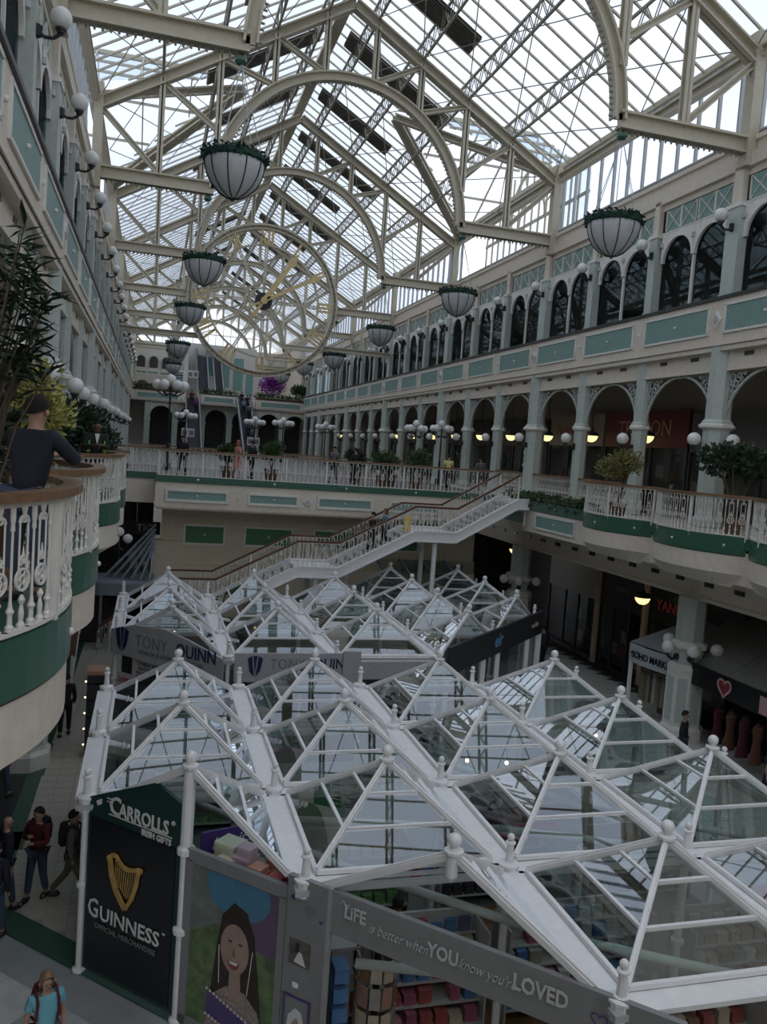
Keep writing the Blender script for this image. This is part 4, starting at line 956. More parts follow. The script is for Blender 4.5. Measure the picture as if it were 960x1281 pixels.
HAIR = mat('print_hair', (.03, .018, .012), .4, var=.4); SKP = mat('print_skin', (.36, .25, .20), .4, var=.1)
put(dclip([(2.70, .75), (2.78, 1.5), (2.85, 1.95), (3.05, 2.18), (3.28, 2.10), (3.42, 1.8), (3.5, 1.3), (3.6, .7)], .033), 'printed_hair', HAIR, pr)
put(dclip([(2.62, .2), (2.75, .75), (3.0, .95), (3.3, .95), (3.55, .75), (3.7, .2)], .036), 'printed_shirt', mat('print_shirt', (.30, .24, .22), .4, var=.4, scale=20), pr)
put(dclip([(3.03, .8), (3.03, 1.2), (3.22, 1.2), (3.25, .8)], .038), 'printed_neck', SKP, pr); put(dclip(ell(3.10, 1.52, .25, .36), .041), 'printed_face', SKP, pr)
for s_ in (3.02, 3.2): put(dclip(ell(s_, 1.62, .035, .014, 10), .046), 'printed_eye', HAIR, pr)
put(dclip([(2.99, 1.34), (3.09, 1.31), (3.21, 1.35), (3.17, 1.25), (3.09, 1.22), (3.02, 1.26)], .046), 'printed_mouth', mat('print_mouth', (.25, .06, .05), .4), pr); put(dclip([(3.02, 1.335), (3.18, 1.34), (3.15, 1.30), (3.04, 1.30)], .049), 'printed_teeth', LET, pr); put(dclip([(3.09, 1.55), (3.13, 1.42), (3.06, 1.42)], .046), 'printed_nose', mat('print_skin_shade', (.24, .13, .09), .4), pr)
for s_ in ((2.83, 1.5, 2.86, .95), (3.42, 1.6, 3.36, .95)):
    m = MB(); m.beam(dp(s_[0], s_[1], .05), dp(s_[2], s_[3], .05), .012, .004, DN); put(m, 'printed_string', LET, pr)
tg = put(dclip([(2.66, .78), (3.50, .52), (3.50, .22), (2.66, .42)], .055), 'printed_card', mat('print_violet', (.09, .06, .18), .35), pr)
m = MB()
for i in range(14):
    f = i / 13; 
    for z in (.80 - .26 * f, .42 - .2 * f): m.add(*[[dp(2.66 + .84 * f + a, max(.22, z + b), .06) for a, b in ((-.02, -.02), (.02, -.02), (.02, .02), (-.02, .02))], [(0, 1, 2, 3)]])
put(m, 'card_border', LET, pr)
# --- grey panel and text fascia
gp = thing('card_shop', 'grey card-shop front with a white slogan and an open doorway', 'shop front', dp(3.95, 0))
put(dbox(3.94, 4.62, .05, 2.90, .02, .08), 'side_panel', FRG, gp); put(dbox(4.62, 9.0, 2.33, 2.90, .02, .08), 'fascia', FRG, gp); put(dbox(8.05, 9.2, .05, 2.33, .02, .08), 'side_panel', FRG, gp)
put(dbox(4.58, 4.64, 0, 2.92, .04, .06), 'corner_trim', mat('pale_laminate', (.34, .34, .34), .4), gp)
LETP = mat('letter_pale', (.55, .55, .55), .5)
text('LiFE', 'slogan_lettering', dp(5.0, 2.70, .08), D, .24, LETP, gp, sx=.8, offset=.004); text('is better when', 'slogan_lettering', dp(5.62, 2.62, .08), D, .19, LETP, gp, sx=.75, shear=.4, offset=-.003); text('YOU', 'slogan_lettering', dp(6.24, 2.64, .08), D, .24, LETP, gp, sx=.8, offset=.006)
text("know you're", 'slogan_lettering', dp(6.80, 2.62, .08), D, .19, LETP, gp, sx=.75, shear=.4, offset=-.003); text('LOVED', 'slogan_lettering', dp(7.45, 2.66, .08), D, .26, LETP, gp, sx=.8, offset=.006)
m = MB()
for i in range(10):
    a = 2.6 - i * .28; 
    m.beam(dp(4.78 + .012 * i, 2.78 + .05 * math.sin(i * .7), .07), dp(4.79 + .012 * (i + 1), 2.78 + .05 * math.sin((i + 1) * .7), .07), .01, .006, DN)
put(m, 'slogan_flourish', LETP, gp)
HV = mat('heart_violet', (.10, .06, .22), .5)
def heart(s, z, r, mt, par, fill=True, o=.075, fr=None):
    P = fr or (lambda a, b, oo: dp(a, b, oo)); pts = []
    for i in range(20):
        t = 2 * PI * i / 20; pts.append((s + r * math.sin(t) ** 3, z + r * (.81 * math.cos(t) - .31 * math.cos(2 * t) - .125 * math.cos(3 * t) - .06 * math.cos(4 * t))))
    if fill: m = MB(); m.plate([P(a, b, o) for a, b in pts], DN if fr is None else Vector((0, 1, 0)), .006)
    else:
        m = MB()
        for a, b in zip(pts, pts[1:] + pts[:1]): m.beam(P(a[0], a[1], o), P(b[0], b[1], o), r * .16, .006, DN if fr is None else Vector((0, 1, 0)))
    return put(m, 'printed_heart', mt, par)
heart(4.05, 2.62, .04, HV, gp); heart(4.32, 2.52, .07, LETG, gp, False); heart(4.50, 2.42, .03, HV, gp); heart(8.3, 2.72, .07, HV, gp); heart(8.12, 2.60, .09, HV, gp, False); heart(8.13, 2.80, .06, LETG, gp, False)
for s_, z_ in ((8.72, 2.66), (8.9, 2.55), (8.78, 2.45)):
    m = MB()
    for i in range(14): a, b = 2 * PI * i / 14, 2 * PI * (i + 1) / 14; m.beam(dp(s_ + .06 * math.cos(a), z_ + .06 * math.sin(a), .075), dp(s_ + .06 * math.cos(b), z_ + .06 * math.sin(b), .075), .01, .006, DN)
    for i in range(5): a, b = PI + .5 + i * .43, PI + .5 + (i + 1) * .43; m.beam(dp(s_ + .035 * math.cos(a), z_ + .035 * math.sin(a), .075), dp(s_ + .035 * math.cos(b), z_ + .035 * math.sin(b), .075), .01, .006, DN)
    put(m, 'printed_face', HV, gp)
wp = put(dbox(4.03, 4.36, 1.72, 2.06, .07, .01), 'wedding_photo', mat('photo_brown', (.10, .09, .075), .35, var=.5, scale=12), gp)
put(dpoly([(4.12, 1.76), (4.31, 1.74), (4.24, 1.9), (4.19, 1.92)], .08, .004), 'photo_dress', LET, wp); put(dpoly([(4.13, 1.9), (4.19, 1.9), (4.19, 2.02), (4.14, 2.02)], .08, .004), 'photo_suit', BK, wp)
fr_ = MB()
for a, b in (((3.98, 1.28), (4.42, 1.28)), ((3.98, .6), (4.42, .6)), ((3.98, .6), (3.98, 1.28)), ((4.42, .6), (4.42, 1.28)), ((4.0, 1.26), (4.4, 1.26)), ((4.01, .6), (4.01, 1.26)), ((4.39, .6), (4.39, 1.26))): fr_.beam(dp(a[0], a[1], .07), dp(b[0], b[1], .07), .012, .006, DN)
put(fr_, 'drawn_frame', HV, gp)
p2 = put(dpoly([(4.05, .65), (4.36, .65), (4.36, .85), (4.28, 1.08), (4.18, 1.12), (4.08, 1.0)], .07, .01), 'printed_portrait', LET, gp); put(dpoly([(4.14, .7), (4.26, .7), (4.28, .9), (4.22, 1.0), (4.15, .92)], .08, .006), 'portrait_face', SKP, p2)

# ledge with boxed gifts behind the poster
cn = thing('display_counter', 'counter behind the poster top with a purple lettered board', 'counter', dp(2.2, 0))
put(dpoly([(2.15, 2.40), (3.95, 2.40), (3.95, 2.44), (2.15, 2.44)], -.42, .75), 'counter_top', mat('counter_laminate', (.32, .32, .30), .5), cn)
pb = MB().plate([dp(2.15, 2.45, -.35), dp(2.15, 2.45, -1.35), dp(2.15, 3.0, -1.35), dp(2.15, 3.0, -.35)], D, .05)
PUR = mat('purple_board', (.07, .04, .20), .4)
b_ = put(MB().plate([(1.0, 11.95, 2.45), (1.98, 12.33, 2.45), (1.98, 12.33, 2.74), (1.0, 11.95, 2.80)], (.36, -.93, 0), .05), 'purple_board', PUR, cn)
text('Life is...', 'lettering', (1.48, 12.08, 2.6), (.93, .36, 0), .24, LET, cn, shear=.4)
bc = [(.55, .58, .45), (.55, .42, .50), (.60, .58, .45), (.45, .10, .10), (.5, .25, .18), (.50, .46, .35), (.35, .16, .2)]
for i, (s, o, w1, d1, h1, c, z) in enumerate(((2.62, -.35, .34, .3, .34, 0, 0), (2.95, -.28, .26, .26, .26, 1, 0), (2.98, -.28, .22, .2, .14, 1, .26), (2.72, -.12, .26, .22, .2, 2, 0), (3.22, -.2, .26, .3, .12, 3, 0), (3.24, -.2, .2, .2, .1, 4, .12), (3.52, -.25, .2, .24, .14, 3, 0), (3.46, -.55, .3, .2, .1, 5, 0), (3.75, -.3, .16, .22, .1, 6, 0), (3.3, -.55, .2, .2, .22, 4, 0), (2.4, -.5, .2, .25, .12, 5, 0))):
    lab = ['tall pale green gift box on the counter above the poster', 'lilac gift box beside the tall pale green one', 'small lilac box stacked on the lilac gift box', 'low cream gift box in front of the tall pale green one', 'wide red box right of the lilac boxes on the counter', 'orange box stacked on the wide red box', 'narrow red box near the right end of the poster counter', 'flat tan box at the back right of the poster counter', 'dusty pink box at the far right of the poster counter', 'tall orange box behind the red ones on the poster counter', 'low tan box left of the tall pale green box'][i]
    m = MB(); Mx = Matrix((D, -DN, Vector((0, 0, 1)))).transposed(); cpos = dp(s, 2.44 + z + h1 / 2, o)
    r_ = put(m.box(cpos, (w1, d1, h1), Mx), 'gift_box', mat('box_%d' % c, bc[c], .5), label=lab, cat='box', base=cpos, group='boxed gifts on the counter'); put(MB().box(cpos + Vector((0, 0, h1 / 2)), (w1 + .02, d1 + .02, .04), Mx), 'lid', mat('boxlid_%d' % c, tuple(min(1, v * 1.15) for v in bc[c]), .5), r_)

# shelving units with goods inside the near kiosk
goods = [mat('goods_%d' % i, c, .5, var=.15) for i, c in enumerate([(.32, .30, .26), (.34, .09, .08), (.10, .12, .20), (.5, .42, .32), (.34, .10, .16), (.08, .19, .38), (.5, .5, .48), (.24, .14, .08), (.14, .30, .13), (.55, .30, .32), (.05, .05, .06), (.36, .22, .16)])]
gm_ = [MB().bx(-.12, .12, -.1, .1, 0, .24).mesh('goods', g) for g in goods]
GN = ['beige', 'red', 'navy', 'tan', 'crimson', 'blue', 'white', 'brown', 'green', 'pink', 'black', 'rust']
WFR = mat('shelf_white', (.42, .42, .40), .5)
def rack(x, y, L, rows, where, pal, h=1.75, rz=0., bulk=False):
    t = thing('shelving_unit', where[0], 'shelving', (x, y, 0)); t.rotation_euler = (0, 0, rz)
    me = put(MB().bx(x, x + L, y + .3, y + .35, 0, h).bx(x - .03, x, y - .3, y + .35, 0, h * .95).bx(x + L, x + L + .03, y - .3, y + .35, 0, h * .95), 'back_panel', WFR, t)
    R2 = Matrix.Rotation(rz, 3, 'Z')
    for r in range(rows):
        z = .25 + r * (h - .3) / rows; yy = y - .28 + r * .12; put(MB().bx(x, x + L, yy, y + .3, z - .03, z), 'shelf', WFR, t)
        n = int(L / .235)
        if bulk:
            m = MB()
            for i in range(n): hh = random.uniform(.12, .24); m.bx(x + .03 + i * .235, x + .22 + i * .235, yy + .03, yy + .2, z, z + hh)
            put(m, 'packed_goods', goods[pal[r % len(pal)]], t, kind='stuff'); continue
        for i in range(n):
            if random.random() < .06: continue
            q = random.choice(pal); loc = Vector((x + .12 + i * .235, yy + .12, z))
            o = inst(gm_[q], 'boxed_item', None, loc, random.uniform(-.06, .06), (random.uniform(.65, .88), .9, random.uniform(.5, 1.0)))
            o['label'] = f'{GN[q]} box, {ORD[i]} from left, {ORD[r]} shelf of the {where[1]}'; o['category'] = 'box'; o['group'] = 'boxed items on the ' + where[1]
    return t
rack(2.75, 10.95, 2.4, 5, ('shelving unit just behind the card shop doorway', 'card doorway rack'), (1, 2, 5, 4, 9, 3), 1.7)
rack(5.6, 11.1, 2.5, 5, ('shelving unit of pink and blue bags below the middle pyramids', 'pink and blue goods rack'), (4, 5, 1, 0, 6, 9), 1.6)
rack(8.5, 10.6, 2.5, 5, ('shelving unit of cards at the right of the kiosk', 'right-hand card rack'), (0, 3, 6, 11, 7), 1.6)
rack(6.0, 8.9, 2.4, 5, ('shelving unit of red boxes nearest the front gutter', 'front gutter rack'), (1, 0, 11, 3, 7), 1.6)
rack(8.9, 8.5, 2.1, 5, ('shelving unit of books at the lower right corner', 'lower right book rack'), (0, 11, 7, 2, 6, 3), 1.6)
rack(2.7, 14.2, 2.3, 3, ('shelving unit with green goods behind the tall post', 'green rack behind the tall post'), (8, 10, 3, 0), 1.5, bulk=True)
rack(5.7, 14.3, 2.3, 3, ('dark shelving unit under the middle of the pyramid roof', 'dark middle rack'), (10, 2, 7), 1.4, bulk=True)
rack(8.6, 13.9, 2.3, 3, ('shelving unit of small gifts beneath the netted pane', 'gift rack beneath the netting'), (10, 0, 7), 1.4, bulk=True)
rack(-.3, 17.9, 2.4, 3, ('shelving unit with green souvenirs at the back left', 'back left souvenir rack'), (8, 10, 3), 1.6, bulk=True)
# card spinner in doorway, blue crates
sp_ = thing('card_spinner', 'dark revolving card rack inside the card shop doorway', 'card rack', (3.4, 10.5, 0))
put(MB().lathe((3.4, 10.5, 0), [(.3, 0), (.3, .05), (.05, .08), (.05, 1.75), (.12, 1.8)], 12), 'stand', DARK, sp_)
for i in range(40):
    a = (i % 10) * PI / 5; z = .35 + (i // 10) * .38; c = Vector((3.4 + .28 * math.cos(a), 10.5 + .28 * math.sin(a), z)); put(MB().box(c, (.02, .15, .3), Matrix.Rotation(a, 3, 'Z')), 'card', goods[random.choice((0, 3, 6, 7, 11))], sp_)
wt = thing('display_table', 'white display table inside the card shop doorway', 'table', (2.95, 10.6, 0)); put(MB().bx(2.75, 3.15, 10.7, 11.3, 1.55, 1.6), 'top', WFR, wt); put(MB().bx(2.8, 3.1, 10.75, 11.25, 0, 1.55), 'body', WFR, wt)
for i in range(5):
    cr_ = put(MB().bx(2.72, 2.92, 10.2, 10.5, .3 + i * .28, .5 + i * .28), 'blue_crate', goods[5], label=f'blue crate stacked in the card shop doorway, {ORD[i]} from the floor', cat='crate', base=(2.82, 10.35, .3 + i * .28), group='blue crates in the doorway')
# banners / white boards inside roofs
for i, (x0, x1, y, z0, z1, c, lab) in enumerate(((5.7, 8.0, 13.4, 1.95, 2.25, (.10, .04, .09), 'dark plum banner rail across the kiosk interior'), (6.2, 7.6, 13.3, 1.7, 1.95, (.5, .05, .14), 'crimson banner strip under the plum rail'), (3.0, 3.9, 14.8, 1.5, 2.1, (.03, .22, .07), 'bright green board behind the tall corner post'), (9.2, 10.2, 10.3, 1.9, 2.2, (.45, .08, .03), 'orange-red board near the right pyramids'), (8.9, 10.9, 17.5, 1.1, 1.9, (.03, .16, .15), 'teal board below the back right pyramid'), (-.4, 1.4, 18.6, 1.0, 2.3, (.02, .12, .07), 'dark green netted board at the back left'), (2.7, 5.0, 18.5, 1.2, 2.1, (.05, .07, .06), 'dark backdrop board at the back of the kiosk'))):
    put(MB().bx(x0, x1, y - .03, y + .03, z0, z1), 'display_board', mat('board_%d' % i, c, .5), label=lab, cat='board', base=((x0 + x1) / 2, y, z0))
# wire nets under some panes
def net(i, j):
    x0, y0 = NX + MOD * i, NY + 2.93 * j; m = MB(); A = Vector((x0 + MOD / 2, y0 + 1.465, APX - .06)); a = Vector((x0 + .15, y0 + .15, GZK)); b = Vector((x0 + MOD - .15, y0 + .15, GZK))
    for q in range(0, 20):
        f = .34 + .34 * q / 19; m.beam(a.lerp(A, f), b.lerp(A, f), .008, .008)
    for q in range(34):
        f = (q + .5) / 34; p = a.lerp(b, f); fm = 1 - abs(f - .5) * 2; top = min(.68, fm * 1.0 + 0.0); 
        lo, hi = .34, .68; e = p + (A - (a + b) / 2) 
        if hi > 0:
            p0 = a.lerp(A, lo).lerp(b.lerp(A, lo), f); p1 = a.lerp(A, hi).lerp(b.lerp(A, hi), f); m.beam(p0, p1, .008, .008)
    put(m, 'wire_netting', GALV, nk, kind='stuff')
for c in ((0, 2), (0, 3), (3, 2), (3, 3)): net(*c)

# ---------------------------------------------------------------- far kiosk signs
def vframe(a, b):
    a, b = Vector((a[0], a[1], 0)), Vector((b[0], b[1], 0)); d = (b - a).normalized(); n = Vector((d.y, -d.x, 0))
    P = lambda s, z, o=0.: a + d * s + n * o + Vector((0, 0, z)); return P, d, n
SGREY = mat('sign_silver', (.40, .40, .41), .35); NAVY = mat('letter_navy', (.02, .025, .09), .4); TXT = mat('letter_mid_grey', (.16, .16, .18), .4)
def nutsign(P, d, n, s0, s1, poly, label, cx, sz, zt=2.68):
    t = thing('shop_sign', label, 'sign', P(s0, 2.2)); put(MB().plate([P(s, z, .06) for s, z in poly], n, .06), 'board', SGREY, t)
    lg = MB(); c = cx - 1.42 * sz; R_ = .3 * sz
    for poly in ([(-.9, .75), (-.38, .98), (-.10, -.98), (-.62, -.45)], [(-.24, 1.0), (.24, 1.0), (0, -.75)], [(.9, .75), (.38, .98), (.10, -.98), (.62, -.45)]):
        lg.plate([P(c + a * R_ * .8, zt - .05 + b * R_, .1) for a, b in poly], n, .01)
    put(lg, 'shield_logo', NAVY, t)
    text('TONY', 'lettering', P(cx - .50 * sz, zt, .1), d, .42 * sz, TXT, t, sx=.85, offset=-.006); text('QUINN', 'lettering', P(cx + .85 * sz, zt, .1), d, .42 * sz, NAVY, t, sx=.85, offset=.006)
    text('HEALTH & SPORTS NUTRITION', 'lettering', P(cx + .1 * sz, zt - .29, .1), d, .14 * sz, TXT, t, sx=1.0)
    return t
P, d, n = vframe((-.78, 24.6), (2.2, 21.72))
nutsign(P, d, n, 0, 4.15, [(0, 2.28), (4.1, 2.1), (4.1, 2.8), (2.9, 3.1), (2.0, 3.25), (.9, 3.2), (0, 2.95)], 'angled grey sports nutrition sign on the left corner of the far kiosk', 2.15, 1.2, 2.76)
q = thing('window_poster', 'white product poster with red heading in the far kiosk window', 'poster', P(.6, .9)); put(MB().plate([P(.75, 1.0, -.05), P(2.0, .9, -.05), P(2.0, 2.2, -.05), P(.75, 2.25, -.05)], n, .03), 'sheet', mat('paper', (.55, .54, .52), .5), q)
RED = mat('red_print', (.45, .03, .03), .5)
for i, s in enumerate(('A NEW AND', 'INNOVATIVE', 'PRODUCT FOR', 'BRAIN FITNESS')): text(s, 'lettering', P(1.4, 2.08 - i * .13, -.02), d, .14, RED if i == 3 else TXT, q)
put(MB().plate([P(1.2, 1.15, -.02), P(1.65, 1.13, -.02), P(1.65, 1.5, -.02), P(1.2, 1.52, -.02)], n, .02), 'pictured_tub', NAVY, q)
q = thing('window_poster', 'small red and white poster left of the product poster', 'poster', P(.2, .8)); put(MB().plate([P(.2, .9, -.06), P(.7, .88, -.06), P(.7, 1.7, -.06), P(.2, 1.7, -.06)], n, .03), 'sheet', mat('paper', (.5, .5, .5), .5), q); text('LOSE', 'lettering', P(.45, 1.5, -.03), d, .2, RED, q)
put(MB().plate([P(.1, .1, -.3), P(4, .1, -.3), P(4, 2.3, -.3), P(.1, 2.3, -.3)], n, .04), 'dark_glazing', SHOPD, fk)
P, d, n = vframe((2.35, 21.72), (8.2, 21.72))
nutsign(P, d, n, 0, 3.3, [(.05, 2.2), (3.2, 2.2), (3.2, 2.98), (.05, 2.98)], 'straight grey sports nutrition sign on the front of the far kiosk', 1.95, .95)
put(MB().plate([P(3.25, 2.25, .05), P(5.9, 2.25, .05), P(5.9, 2.85, .05), P(3.25, 2.85, .05)], n, .05), 'front_fascia', SGREY, fk); put(MB().plate([P(3.0, 2.1, .1), P(3.5, 2.1, .1), P(3.5, 3.05, .1), P(3.0, 3.05, .1)], n, .1), 'front_pier', SGREY, fk)
put(MB().plate([P(.05, .1, -.2), P(5.9, .1, -.2), P(5.9, 2.25, -.2), P(.05, 2.25, -.2)], n, .04), 'front_glazing', SHOPG, fk)
put(MB().bx(2.4, 8.0, 22.8, 22.9, 0, 2.2).bx(0, 13.8, 29, 29.1, 0, 1.9), 'interior_partition', mat('kiosk_interior', (.30, .27, .24), .6), fk)
P, d, n = vframe((8.3, 21.7), (14.2, 27.45))
et = thing('shop_sign', 'long black phone-shop sign with small blue logo on the right of the far kiosk', 'sign', P(0, 2.2)); put(MB().plate([P(.2, 2.28, .08), P(8.25, 2.28, .08), P(8.25, 3.12, .08), P(.2, 3.12, .08)], n, .1), 'board', CHAR, et)
BL = mat('letter_blue', (.12, .30, .50), .5); text('eir', 'logo_lettering', P(3.9, 2.72, .14), d, .62, BL, et, shear=.3, offset=.01); text('mobile', 'lettering', P(7.4, 2.72, .14), d, .26, LETP, et)
for s in (.3, 3.0, 4.2, 7.0, 8.2): put(MB().beam(P(s, 0), P(s, 2.3), .16 if s != 8.2 else .22, .16), 'shop_pier', KWHITE, fk)
put(MB().plate([P(3.2, .1, -.1), P(8.2, .1, -.1), P(8.2, 2.28, -.1), P(3.2, 2.28, -.1)], n, .03), 'shop_window', SHOPG, fk)
put(MB().plate([P(4.4, .1, -.5), P(6.6, .1, -.5), P(6.6, 2.1, -.5), P(4.4, 2.1, -.5)], n, .04), 'window_backdrop', mat('pale_green_board', (.28, .34, .30), .5), fk)
put(MB().plate([P(.3, .1, -.6), P(3, .1, -.6), P(3, 2.1, -.6), P(.3, 2.1, -.6)], n, .04), 'window_backdrop', mat('backdrop_board', (.35, .33, .31), .5), fk)
for i in range(3):
    for j in range(4): put(MB().plate([P(.6 + j * .5, 1.5 - i * .3, -.55), P(.95 + j * .5, 1.5 - i * .3, -.55), P(.95 + j * .5, 1.7 - i * .3, -.55), P(.6 + j * .5, 1.7 - i * .3, -.55)], n, .04), 'wall_mounted_case', goods[random.choice((1, 10, 10))], fk)
m = MB(); m.path([P(.3, 2.0, .1), P(3.2, 2.6, .1)], .03, 6)
# bulbs in the far kiosk
for i, (x, y) in enumerate([(1.0, 26.5), (1.3, 29.5), (3.6, 27.0), (4.4, 29.3), (5.0, 26.2), (5.3, 24.6), (6.2, 23.0), (6.6, 23.0), (7.0, 23.0), (7.4, 23.0), (4.9, 22.5), (5.5, 23.1)]):
    b_ = put(MB().ball((x, y, 2.45), .045, 8, 6), 'bulb', BULB, label=f'small lit bulb in the far kiosk, {ORD[i]} from the left', cat='bulb', base=(x, y, 2.45), smooth=True, group='lit bulbs in the far kiosk'); put(MB().tube((x, y, 2.5), (x, y, 2.8), .012, n=4), 'flex', DARK, b_)
for i, (x, y) in enumerate([(6.6, 15.4), (7.4, 15.2), (10.3, 16.6)]):
    b_ = put(MB().ball((x, y, 2.35), .04, 8, 6), 'bulb', BULB, label=f'lit bulb under the back pyramids of the near kiosk, {ORD[i]} from the left', cat='bulb', base=(x, y, 2.35), smooth=True, group='lit bulbs in the near kiosk'); put(MB().tube((x, y, 2.4), (x, y, 2.8), .012, n=4), 'flex', DARK, b_)
# ================================================================ SHOPS
def shop(name, label, x, y0, y1, z0, z1, sign, signcol, lcol, sz=.5, face=-1, glasscol=None, cat='shop front'):
    """shop front in the plane x, seen from the hall"""
    s = -face; t = thing(name, label, cat, (x, (y0 + y1) / 2, z0)); xx = x
    h = z1 - z0; lo, hi = min(xx, xx + face * .1), max(xx, xx + face * .1)
    put(MB().bx(lo, hi, y0, y1, z0 + h * .62, z1), 'sign_board', signcol, t)
    m = MB()
    for y in (y0, (y0 + y1) / 2 - .6, (y0 + y1) / 2 + .6, y1): m.bx(lo, hi, y - .06, y + .06, z0, z0 + h * .62)
    m.bx(lo, hi, y0, y1, z0, z0 + .15); put(m, 'window_frame', CHAR, t)
    put(MB().bx(xx + face * .04, xx + face * .05, y0, y1, z0 + .15, z0 + h * .62), 'window_pane', SHOPG, t)
    for i in range(5):
        y = y0 + .4 + random.random() * (y1 - y0 - .8); zz_ = z0 + .4 + random.random() * h * .3; put(MB().bx(xx + face * .01, xx + face * .03, y - .25, y + .25, zz_, zz_ + .5), 'window_display', goods[random.choice((0, 1, 3, 7, 10, 11, 6))], t)
    if sign: text(sign, 'lettering', (xx + face * .12, (y0 + y1) / 2, z0 + h * .81), (0, -1 if face < 0 else 1, 0), sz, lcol, t)
    return t
LGOLD = mat('letter_gold', (.45, .28, .16), .4); LRED = mat('letter_red', (.40, .03, .03), .4)
YS = [kY(k) for k in range(-1, 18)]
shop('shop', 'dark red shop front with gold letters on the right first floor', 20.6, 28.4, 34.6, L1, L1 + 4.2, 'TRESPASSON'[0:1] + 'RESSON', REDSIGN, LGOLD, .95)
shop('shop', 'cream shop front with red acupuncture lettering on the right first floor', 20.6, 34.8, 40.2, L1, L1 + 4.2, 'Acupuncture', mat('tan_sign', (.28, .24, .20), .5), LRED, .75)
shop('shop', 'dark first-floor shop front with pale letters beyond the acupuncture shop', 20.6, 40.5, 48, L1, L1 + 4.0, 'MONSOON', CHAR, TXT, .6)
shop('shop', 'grey shop front with red window displays at the right edge of the first floor', 20.6, 19, 28.2, L1, L1 + 4.0, None, mat('grey_sign', (.10, .10, .11), .5), LETP, .5)
shop('shop', 'dim first-floor shop front far along the right arcade', 20.6, 48.3, 62, L1, L1 + 4.0, None, SHOPD, LETP, .5)
shop('shop', 'dim last first-floor shop front on the right arcade', 20.6, 62.3, 80, L1, L1 + 4.0, None, CHAR, LETP, .5)
cs_ = shop('shop', 'black candle shop front with red lettering on the right ground floor', 19.3, 22.6, 28.0, 0, 4.4, '     ', BK, LRED, .8)
shop('shop', 'cream and black ground-floor shop front between the candle shop and the far column', 19.3, 28.3, 31.6, 0, 4.4, 'centre', CHAR, LETG, .4)
shop('shop', 'dim ground-floor shop front with red goods right of the far column', 19.3, 31.9, 36.4, 0, 4.4, None, mat('cream_front', (.30, .26, .22), .5), LETG, .4)
text('YANKEE', 'lettering', (19.12, 26.3, 3.45), (0, -1, 0), .6, LRED, cs_)
for i, y in enumerate((28.15, 31.75)): put(MB().bx(19.1, 19.5, y - .15, y + .15, 0, 4.5), 'wall_pier_' + str(i + 1), mat('tan_pier', (.42, .32, .24), .6), kind='structure')
bt = thing('bank_sign', 'pale bank sign under the stairs with dark lettering', 'sign', (12.9, 36.9, 3.2)); put(MB().bx(11.6, 15.2, 36.55, 36.65, 3.0, 3.6), 'board', mat('bank_board', (.28, .26, .22), .5), bt); text('Bank of Ireland', 'lettering', (13.4, 36.5, 3.3), (1, 0, 0), .4, DARK, bt)
put(MB().bx(13.2, 14.6, 36.6, 36.68, 0, 2.9), 'dark_doorway', SHOPD, bt)
# small blue-grey glazed stall under the stairs
ss = thing('glazed_stall', 'small blue-grey stall with sloping glass roof below the stair landing', 'kiosk', (11.9, 35, 0))
SLATE = mat('slate_blue_paint', (.20, .23, .27), .5)
put(MB().bx(10.4, 14.2, 33.9, 34.2, 2.3, 2.6).bx(10.4, 10.6, 33.9, 36, 0, 2.4), 'fascia', SLATE, ss)
for i in range(4): put(MB().beam((10.6 + i * 1.1, 34.0, 2.6), (10.2 + i * 1.1, 36.2, 3.7), .08, .1), 'roof_bar', SLATE, ss)
put(MB().plate([(10.5, 34.0, 2.55), (14.1, 34.0, 2.55), (13.7, 36.2, 3.65), (10.1, 36.2, 3.65)], (0, -.4, 1), .02), 'roof_glass', KIOG, ss)
# left stall with curved fascia
ls = thing('glazed_stall', 'blue-grey stall with curved fascia and sloping glass roof left of the bridge wall', 'kiosk', (-1.2, 34, 0))
m = MB()
pts = [(-2.9 + 1.9 * (1 - math.cos(PI / 2 * i / 8)) - .3, 35.4 - 1.9 * math.sin(PI / 2 * i / 8)) for i in range(9)] + [(.4, 33.4)]
for a, b in zip(pts, pts[1:]): m.plate([(a[0], a[1], 2.2), (b[0], b[1], 2.2), (b[0], b[1], 2.65), (a[0], a[1], 2.65)], (b[1] - a[1], a[0] - b[0], 0), .1)
put(m, 'curved_fascia', SLATE, ls); m = MB(); m.plate([(x, y, 2.66) for x, y in pts] + [(.4, 36, 2.66), (-3, 36, 2.66)], (0, 0, 1), .05); put(m, 'fascia_top', SLATE, ls)
for i in range(6): put(MB().beam((-1.6 + i * .36, 34.0 + (5 - i) * .12, 2.7), (.35, 36.0 - i * .15, 4.8 - i * .18), .06, .08), 'roof_bar', SLATE, ls)
put(MB().plate([(-1.6, 34.6, 2.75), (.3, 34.0, 2.75), (.35, 36, 4.6)], (0, -.5, 1), .02), 'roof_glass', KIOG, ls)
for x in (-2.6, -1.6, -.6, .3): put(MB().bx(x - .05, x + .05, 33.6, 33.7, 0, 2.2), 'stall_mullion', SLATE, ls)
put(MB().bx(-2.8, .3, 34.8, 34.9, 0, 2.2), 'dark_glazing', SHOPD, ls)
tg = thing('shop_sign', 'black sign with pale capital letters above the left glazed stall', 'sign', (-.6, 40, 4.2)); put(MB().bx(-1.5, .6, 39.9, 40, 3.9, 4.5), 'board', BK, tg); put(MB().tube((-.5, 39.95, 4.5), (-.5, 39.95, 6.02), .03), 'hanger', DARK, tg); text('TIG', 'lettering', (-.1, 39.85, 4.2), (1, 0, 0), .45, LETP, tg)
